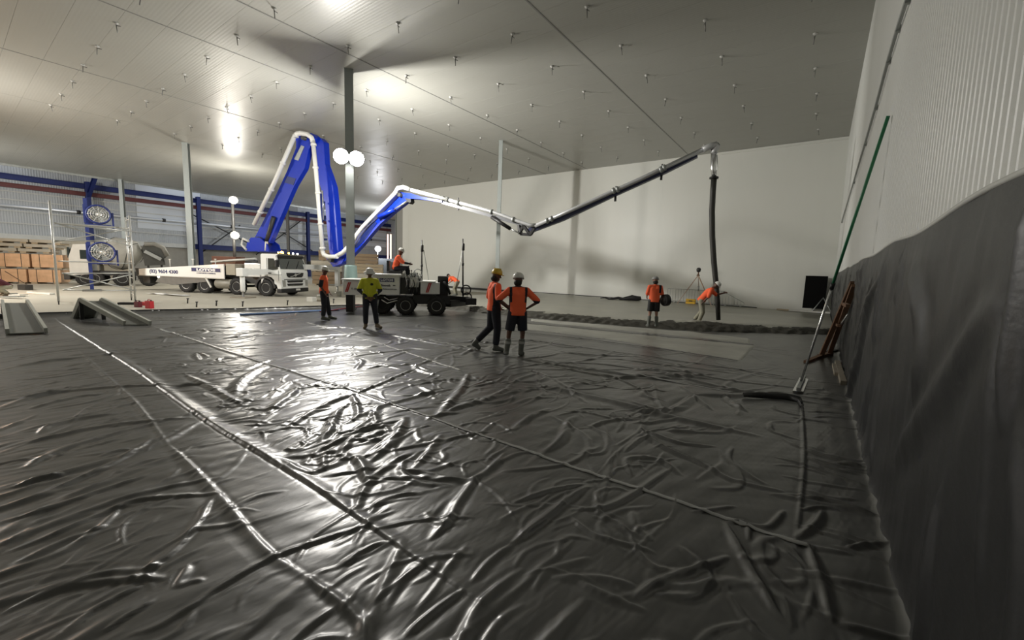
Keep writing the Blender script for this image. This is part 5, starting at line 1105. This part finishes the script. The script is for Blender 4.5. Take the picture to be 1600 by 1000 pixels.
def bucket(px, py, z, r, h, m, label):
    p = onz(px, py, z); t = empty('bucket', p, 0, label, 'bucket')
    MB().lathe([(r*.82, 0), (r, h), (r*1.05, h), (r*1.05, h-.03), (r*.99, h-.03)], n=18).build('pail', m, t); MB().tube([(r*math.cos(a), 0, h-.02+.12*math.sin(a)*-1) for a in np.linspace(0, PI, 9)], .008, 5).build('handle', GALV, t)
bucket(530, 463, GZ, .17, .34, WHITE, 'white bucket left of the counterweight box'); bucket(500, 466, GZ, .16, .2, WHITED, 'low white tub behind the lone worker on the left')
p = onz(487, 471, GZ)
t = empty('cement_block', p, .3, 'pale grey block on the ground left of the lone worker', 'block'); MB().box((0, 0, .12), (.4, .3, .24), bev=.02).build('block', WHITED, t); MB().box((.35, .3, .06), (.3, .3, .12), bev=.02).build('offcut', TIMG, t)
for k, (px, py) in enumerate(((293, 474), (307, 480), (379, 479), (338, 478), (449, 477), (521, 474))):
    p = onz(px, py, GZ); simple('anchor_peg', MB().tube([(p[0], p[1], p[2]), (p[0], p[1]+.02, p[2]+.22)], .03, 6).lathe([(.05, .20), (.05, .24)], (p[0], p[1]+.02, p[2]), n=6), DSTEEL, f'small dark peg standing on the pale ground, {["first","second","fourth","third","fifth","sixth"][k]} from the left', 'peg', 'pegs along the pale ground')
p = onz(262, 461, GZ); b = MB(); rr = random.Random(4)
vs = [(p[0]+x*.35, p[1]+y*.25+.1*x, p[2]+.02+.06*rr.random()) for x in range(-4, 5) for y in range(-1, 2)]; b.add(vs, [(i*3+j, i*3+j+1, i*3+j+4, i*3+j+3) for i in range(8) for j in range(2)], True)
o = simple('crumpled_sheet', b, WHITE, 'crumpled white sheet on the ground under the truck deck', 'sheet'); o.modifiers.new('t', 'SOLIDIFY').thickness = .01
# planks, floats and boxes at the far left
a, b_ = onz(46, 458, GZ), onz(82, 461, GZ); simple('plank', MB().bar(a+[0, 0, .05], b_+[0, 0, .05], .2, .08), WHITED, 'pale plank lying beside the crouching worker', 'plank')
a = onz(40, 453, GZ); simple('toolbox', MB().box((a[0], a[1], a[2]+.15), (.6, .35, .3), rz=.4, bev=.03), DSTEEL, 'dark toolbox behind the crouching worker', 'toolbox')
a, b_ = onv(8, 424, pI, np.array([.3, 1])/1.044), onz(44, 446, GZ); simple('broom_pole', MB().tube([a, b_], .02, 6), BRTIM, 'thin pole slanting over the crouching worker', 'pole')
for k, (x0, x1_, y) in enumerate(((0, 22, 461), (20, 38, 463), (2, 34, 466))):
    a, b_ = onz(x0, y, GZ), onz(x1_, y+1, GZ); simple('float_board', MB().bar(a+[0, 0, .06], b_+[0, 0, .10], .3, .05), (GALV, WHITED, GALV)[k], ('grey board under the crouching worker', 'pale board right of the crouching worker', 'grey board nearest the ramp by the crouching worker')[k], 'board')
# blue and dark strips lying across the film by the edge
a, b_ = onz(375, 494, 0), onz(530, 486, 0); simple('blue_pipe', MB().tube([a+[0, 0, .05], b_+[0, 0, .05]], .035, 8), mat('pale_blue_pipe', (.2, .32, .6), .4), 'long pale blue pipe lying on the film behind the lone worker', 'pipe')
a, b_ = onz(500, 490, 0), onz(566, 481, 0); simple('red_pole', MB().tube([a+[0, 0, .07], b_+[0, 0, .07]], .025, 8), mat('dull_red_pole', (.25, .04, .05), .5), 'dull red pole lying on the film behind the yellow-shirted worker', 'pole')
a, b_ = onz(541, 479, .02), onz(562, 479, .02); simple('timber_packer', MB().bar(a+[0, 0, .06], b_+[0, 0, .06], .4, .12), mat('pinkish_timber', (.30, .22, .20), .7, vary=.2), 'pinkish timber packer under the counterweight box', 'timber')
# timber stacks behind (right of truck)
ts = onz(486, 446, GZ); Tf = Fr(ts[:2], 50, GZ)
tz = Tf.L(500, 392).z
for k, (px0, px1, t0, t1, m) in enumerate(((488, 532, 446, 425, CARTON), (486, 534, 425, 408, CREAM), (498, 545, 408, 392, CARTON), (545, 600, 446, 428, CREAM), (548, 598, 428, 413, TIMBER), (552, 590, 413, 397, CARTON))):
    a = Tf.L(px0, t0, 1.0); c = Tf.L(px1, t1, 1.0); z0_ = 0 if t0 == 446 else a.z
    t = empty('timber_stack', Tf.Wd((a.x, 1.0, z0_)), Tf.az, ('brown carton at the bottom behind the lone worker', 'cream pack above the brown carton behind the lone worker', 'brown carton on top of the stack below the boom elbow', 'cream pack at the bottom behind the column foot', 'timber pack in the middle behind the column foot', 'brown carton on top of the stack right of the column')[k], 'pack', 'packs stacked behind the grey column')
    H_ = c.z-z0_; W_ = c.x-a.x
    for r in range(3): MB().box((W_/2, .6, (r+.5)*(H_-.12)/3+.1), (W_, 1.2, (H_-.12)/3-.03), bev=.01).build('layer', m, t)
    for f in (.12, .88): MB().box((W_*f, .6, .05), (.15, 1.2, .1)).build('bearer', TIMBER, t)
a = onv(331, 409, T.P0+T.y*8, T.x); c = onv(360, 401, T.P0+T.y*8, T.x)
t = empty('brown_crate', (a[0], a[1], GZ), T.az, 'reddish brown crate seen over the truck deck', 'crate'); MB().box((1.1, .5, (c[2]-GZ)/2), (2.2, 1, c[2]-GZ), bev=.02).build('box', mat('red_brown_crate', (.20, .085, .055), .7), t); MB().box((1.1, -.02, (c[2]-GZ)*.8), (2.2, .04, .1)).build('batten', BRTIM, t)
# dark partition and red-lit bay at the left end of the far wall
for k, px in enumerate((606, 610.5)):
    p = onv(px, 400, (-52, 46), np.array([1., 0])); q = onv(px, 366, (-52, 46), np.array([1., 0]))
    tag(MB().box((p[0], p[1], (q[2]+GZ)/2), (.18, .15, q[2]-GZ)).build('lit_strip', mat('pink_lit_strip', (1, .6, .5), .4, emit=(1, .62, .5), estr=1.6)), ('left' if k == 0 else 'right')+' of two pinkish lit strips beside the far white wall', 'light strip')
p = onv(590, 430, (-44, 33), np.array([1., 0])); t = empty('dark_container', (p[0]-1.5, p[1]+1, GZ), .5, 'dark grey site container below the distant lamp', 'container')
MB().box((1.5, 0, 1.5), (5, 2.4, 3.0), bev=.03).build('box', mat('dark_grey_container', (.10, .11, .12), .6, vary=.2), t); MB().box((.2, -1.22, 1.4), (1.0, .04, 2.4)).box((2.4, -1.22, 1.4), (1.0, .04, 2.4)).build('door', BLACK, t)
# ================================================================ RIGHT SIDE
# bull float leaning on the right wall
hb = onz(1250, 603, .05); hj = onx(1296, 449, .38); ht_ = onx(1389, 181, .50)
# straight pole: foot on the film, top against the wall
ft = onz(1250, 600, .06); tp_ = onx(1388, 181, .495); jn = ft+(tp_-ft)*.42
dpx = lambda P: None
t = empty('bull_float', ft, 0, 'long bull float leaning on the right wall, silver lower pole and green upper pole', 'float')
from itertools import count
def alongpole(px, py):
    # closest point on the pole line to the sight line through a pixel
    d1 = tp_-ft; d2 = sl(px, py); w0 = ft-OO; a_, b_, c_, d_, e_ = d1@d1, d1@d2, d2@d2, d1@w0, d2@w0; return ft+d1*((b_*e_-c_*d_)/(a_*c_-b_*b_))
jn = alongpole(1300, 447)
MB().tube([ft, jn], .019, 8).build('silver_pole', CHROME, t, True); MB().tube([jn, tp_], .021, 8).build('green_pole', GREEN, t, True)
MB().tube([jn-(tp_-ft)*.012, jn+(tp_-ft)*.012], .032, 8).build('joint_sleeve', BLACK, t, True)
f0, f1 = onz(1240, 614, .05), onz(1261, 593, .05)
fa_, fb_, fc_, fd_ = onz(1238, 613, .03), onz(1255, 614, .03), onz(1263, 594, .03), onz(1249, 592, .03)
MB().prism([fa_+[0, 0, .02], fb_+[0, 0, .02], fc_+[0, 0, .02], fd_+[0, 0, .02]], (0, 0, .012)).build('float_blade', CHROME, t, True)
MB().bar((fa_+fb_)/2+[0, 0, .06], (fc_+fd_)/2+[0, 0, .06], .05, .05).build('blade_rib', GALV, t, True)
MB().bar((ft+[0, 0, -.02]), (fa_+fc_)/2+[0, 0, .06], .05, .06).build('swivel_bracket', GALV, t, True)
# rod leaning behind (thin pale)
# brown timber frame against the wall
t = empty('leaning_timbers', onz(1288, 556, .03), 0, 'brown timber frame leaning against the black film on the right wall', 'timber')
for (a, za), (b_, w) in ((((1283, 556), .05), ((1333, 441), .09)), (((1296, 553), .05), ((1335, 446), .09))):
    MB().bar(onz(*a, za), onx(*b_, .52), w, .06).build('rail', BRTIM, t, True)
for a, b_ in (((1305, 505), (1311, 509)), ((1319, 475), (1325, 478)), ((1289, 543), (1301, 545))):
    pa = onx(*a, .36); pb = onx(*b_, .40); MB().bar(pa, pb, .06, .05).build('crosspiece', BRTIM, t, True)
MB().bar(onz(1281, 557, .04), onz(1298, 553, .05), .12, .09).build('foot_rail', BRTIM, t, True)
simple('metal_rod', MB().tube([onz(1290, 542, .04), onx(1325, 491, .50)], .018, 7), CHROME, 'short bright metal rod leaning beside the brown timber frame', 'rod')
simple('batten', MB().bar(onz(1259, 566, .04), onz(1283, 556, .06), .09, .07), BRTIM, 'dark timber batten lying at the foot of the brown frame', 'timber')
simple('batten', MB().bar(onz(1291, 550, .04), onz(1313, 546, .05), .10, .04), BLACK, 'thin black batten on the film right of the brown frame', 'timber')
simple('timber_offcut', MB().bar(onz(1308, 566, .05), onz(1318, 599, .05), .09, .09), TIMG, 'longer grey timber offcut lying by the wall film', 'timber')
simple('timber_offcut', MB().bar(onz(1304, 570, .05), onz(1308, 585, .05), .09, .07), TIMG, 'short grey timber offcut beside the longer one', 'timber')
# black raised flap of film
b = MB(); fl = [(1160, 616, 1162, 620), (1185, 613, 1188, 622), (1210, 616, 1208, 623), (1232, 615, 1228, 624), (1252, 621, 1245, 627), (1256, 634, 1250, 636)]
vs = []
for i, (x0, y0, x1_, y1_) in enumerate(fl): a = onz(x0, y0, .06+.03*(i % 2)); c = onz(x1_, y1_, .035); vs += [a, (a+c)/2+[0, -.02, .05], c]
b.add(vs, [(i*3+j, i*3+j+1, i*3+j+4, i*3+j+3) for i in range(len(fl)-1) for j in range(2)], True); o = simple('film_flap', b, mat('matte_black_film', (.01, .01, .01), .6), 'loose folded black film edge near the bull float blade', 'sheeting'); o.modifiers.new('t', 'SOLIDIFY').thickness = .006
# black boards with stand at the far wall
a = onv(1256, 484, (-.8, YF-.7), np.array([1., 0])); 
MBK = mat('matt_black_board_face', (.006, .006, .006), .9, spec=.1)
t = empty('black_board', (a[0], YF-.5, .2), 0, 'large matt black board standing against the far wall in the corner', 'board')
def qy(px, py, y): return onv(px, py, (0, y), np.array([1., 0]))
z0_, z1_ = qy(1270, 482, YF-.5)[2], qy(1270, 431, YF-.5)[2]; x0_, x1_ = qy(1257, 450, YF-.5)[0], qy(1292, 450, YF-.5)[0]; x2_ = qy(1302, 450, YF-.5)[0]
MB().box(((x0_+x1_)/2, YF-.5, (z0_+z1_)/2), (x1_-x0_, .06, z1_-z0_)).build('panel', MBK, t, True)
MB().box(((x1_+min(x2_, .22))/2, YF-.42, (z0_+z1_)/2-.12), (min(x2_, .22)-x1_+.1, .05, z1_-z0_-.3)).build('side_panel', MBK, t, True)
for s in (-1, 1): MB().tube([(x1_-.1+s*.45, YF-1.1, .2), (x1_-.1, YF-.7, 1.0)], .025, 6).build('stand_leg', GALV, t, True)
simple('white_board', MB().box(((x0_+x2_)/2-.3, YF-1.0, .24), (1.8, .25, .08)), WHITED, 'low white board lying in front of the black board', 'board')
simple('timber_plank', MB().box((x0_-.6, YF-.9, .23), (1.1, .22, .07)), TIMBER, 'short pale timber left of the white board in the far corner', 'plank')
# survey tripod
tb = ony(1088, 474, 27.3); Ft = Fr(tb[:2], 5, .18)
t = Ft.root('survey_tripod', 'tall survey tripod with a laser head at the far wall', 'tripod')
hd_ = Ft.L(1091, 430); 
for (px, py, y) in ((1058, 472, -.3), (1112, 477, -.5), (1094, 466, .5)):
    f = Ft.L(px, py, y); f.z = 0; MB().bar(hd_, (hd_*.45+f*.55), .07, .04).bar(hd_*.5+f*.5, f, .035, .03).build('leg', mat('orange_tan_leg', (.50, .36, .27), .6), t)
    MB().lathe([(.001, 0), (.03, .08)], f, n=6).build('spike', GALV, t)
MB().lathe([(.09, -.03), (.10, 0), (.04, .05), (.03, .18)], hd_, n=12).build('head_plate', ORANGE if 0 else BRTIM, t)
MB().lathe([(.05, .18), (.11, .22), (.13, .36), (.09, .44), (.001, .46)], hd_, n=14).build('laser_head', DSTEEL, t)
MB().tube([hd_+V((.02, 0, -.05)), hd_+V((.06, .1, -.7))], .01, 5).tube([hd_+V((.06, .1, -.65)), hd_+V((.06, .1, -.95))], .05, 8).build('hanging_battery', GALV, t)
def barrier(p0, p1, h0, h1, label, slope=False):
    P, Qq = np.array(p0), np.array(p1); L = np.linalg.norm((Qq-P)[:2]); az = math.atan2(Qq[1]-P[1], Qq[0]-P[0]); t = empty('crowd_barrier', (P[0], P[1], .2), az, label, 'barrier')
    MB().tube([(0, 0, .1), (0, 0, h0), (L, 0, h1), (L, 0, .1), (0, 0, .1)], .019, 6).build('frame', GALV, t)
    n = int(L/.16)
    for k in range(1, n): x = L*k/n; MB().tube([(x, 0, .1), (x, 0, h0+(h1-h0)*k/n)], .008, 4).build('bar', GALV, t)
    for x in (.15*L, .85*L): MB().box((x, 0, .03), (.05, .5, .04)).build('foot', GALV, t)
bA = onv(1042, 472, (0, YF-.5), np.array([1., 0])); bB = onv(1097, 474, (0, YF-.5), np.array([1., 0])); hA_ = onv(1042, 453, (0, YF-.5), np.array([1., 0]))[2]-.1
barrier((bA[0], YF-.5), (bB[0]+1.2, YF-.5), hA_, hA_, 'grey crowd barrier standing behind the survey tripod')
bC = onv(1128, 476, (0, YF-.6), np.array([1., 0])); bD = onv(1162, 480, (0, YF-.6), np.array([1., 0]))
barrier((bC[0], YF-.6), (bD[0], YF-.6), hA_, .25, 'sloping grey barrier panel right of the hanging hose')
p = onz(1079, 475, .2); t = empty('yellow_case', p, .1, 'yellow instrument case on the concrete below the tripod', 'case'); MB().box((0, 0, .16), (.55, .3, .3), bev=.04).build('case', YEL, t); MB().box((0, -.16, .2), (.2, .03, .05)).build('handle', BLACK, t); MB().box((0, -.15, .17), (.56, .02, .02)).build('seam', BLACK, t)
# rolled black film pile at the wall foot left of the black-shorts worker
p0 = onz(960, 467, .18); b = MB(); a = onz(940, 467, .18); c = onz(1003, 470, .18)
pts = [a+(c-a)*k/9+np.array([0, -.2, .06+.12*(k/9)**2+.05*math.sin(k*2.1)]) for k in range(10)]; b.tube(pts, [.03, .05, .06, .08, .09, .12, .15, .2, .22, .12], 10)
simple('rolled_film', b, BLACK, 'bunched roll of black film on the concrete by the far wall', 'sheeting')
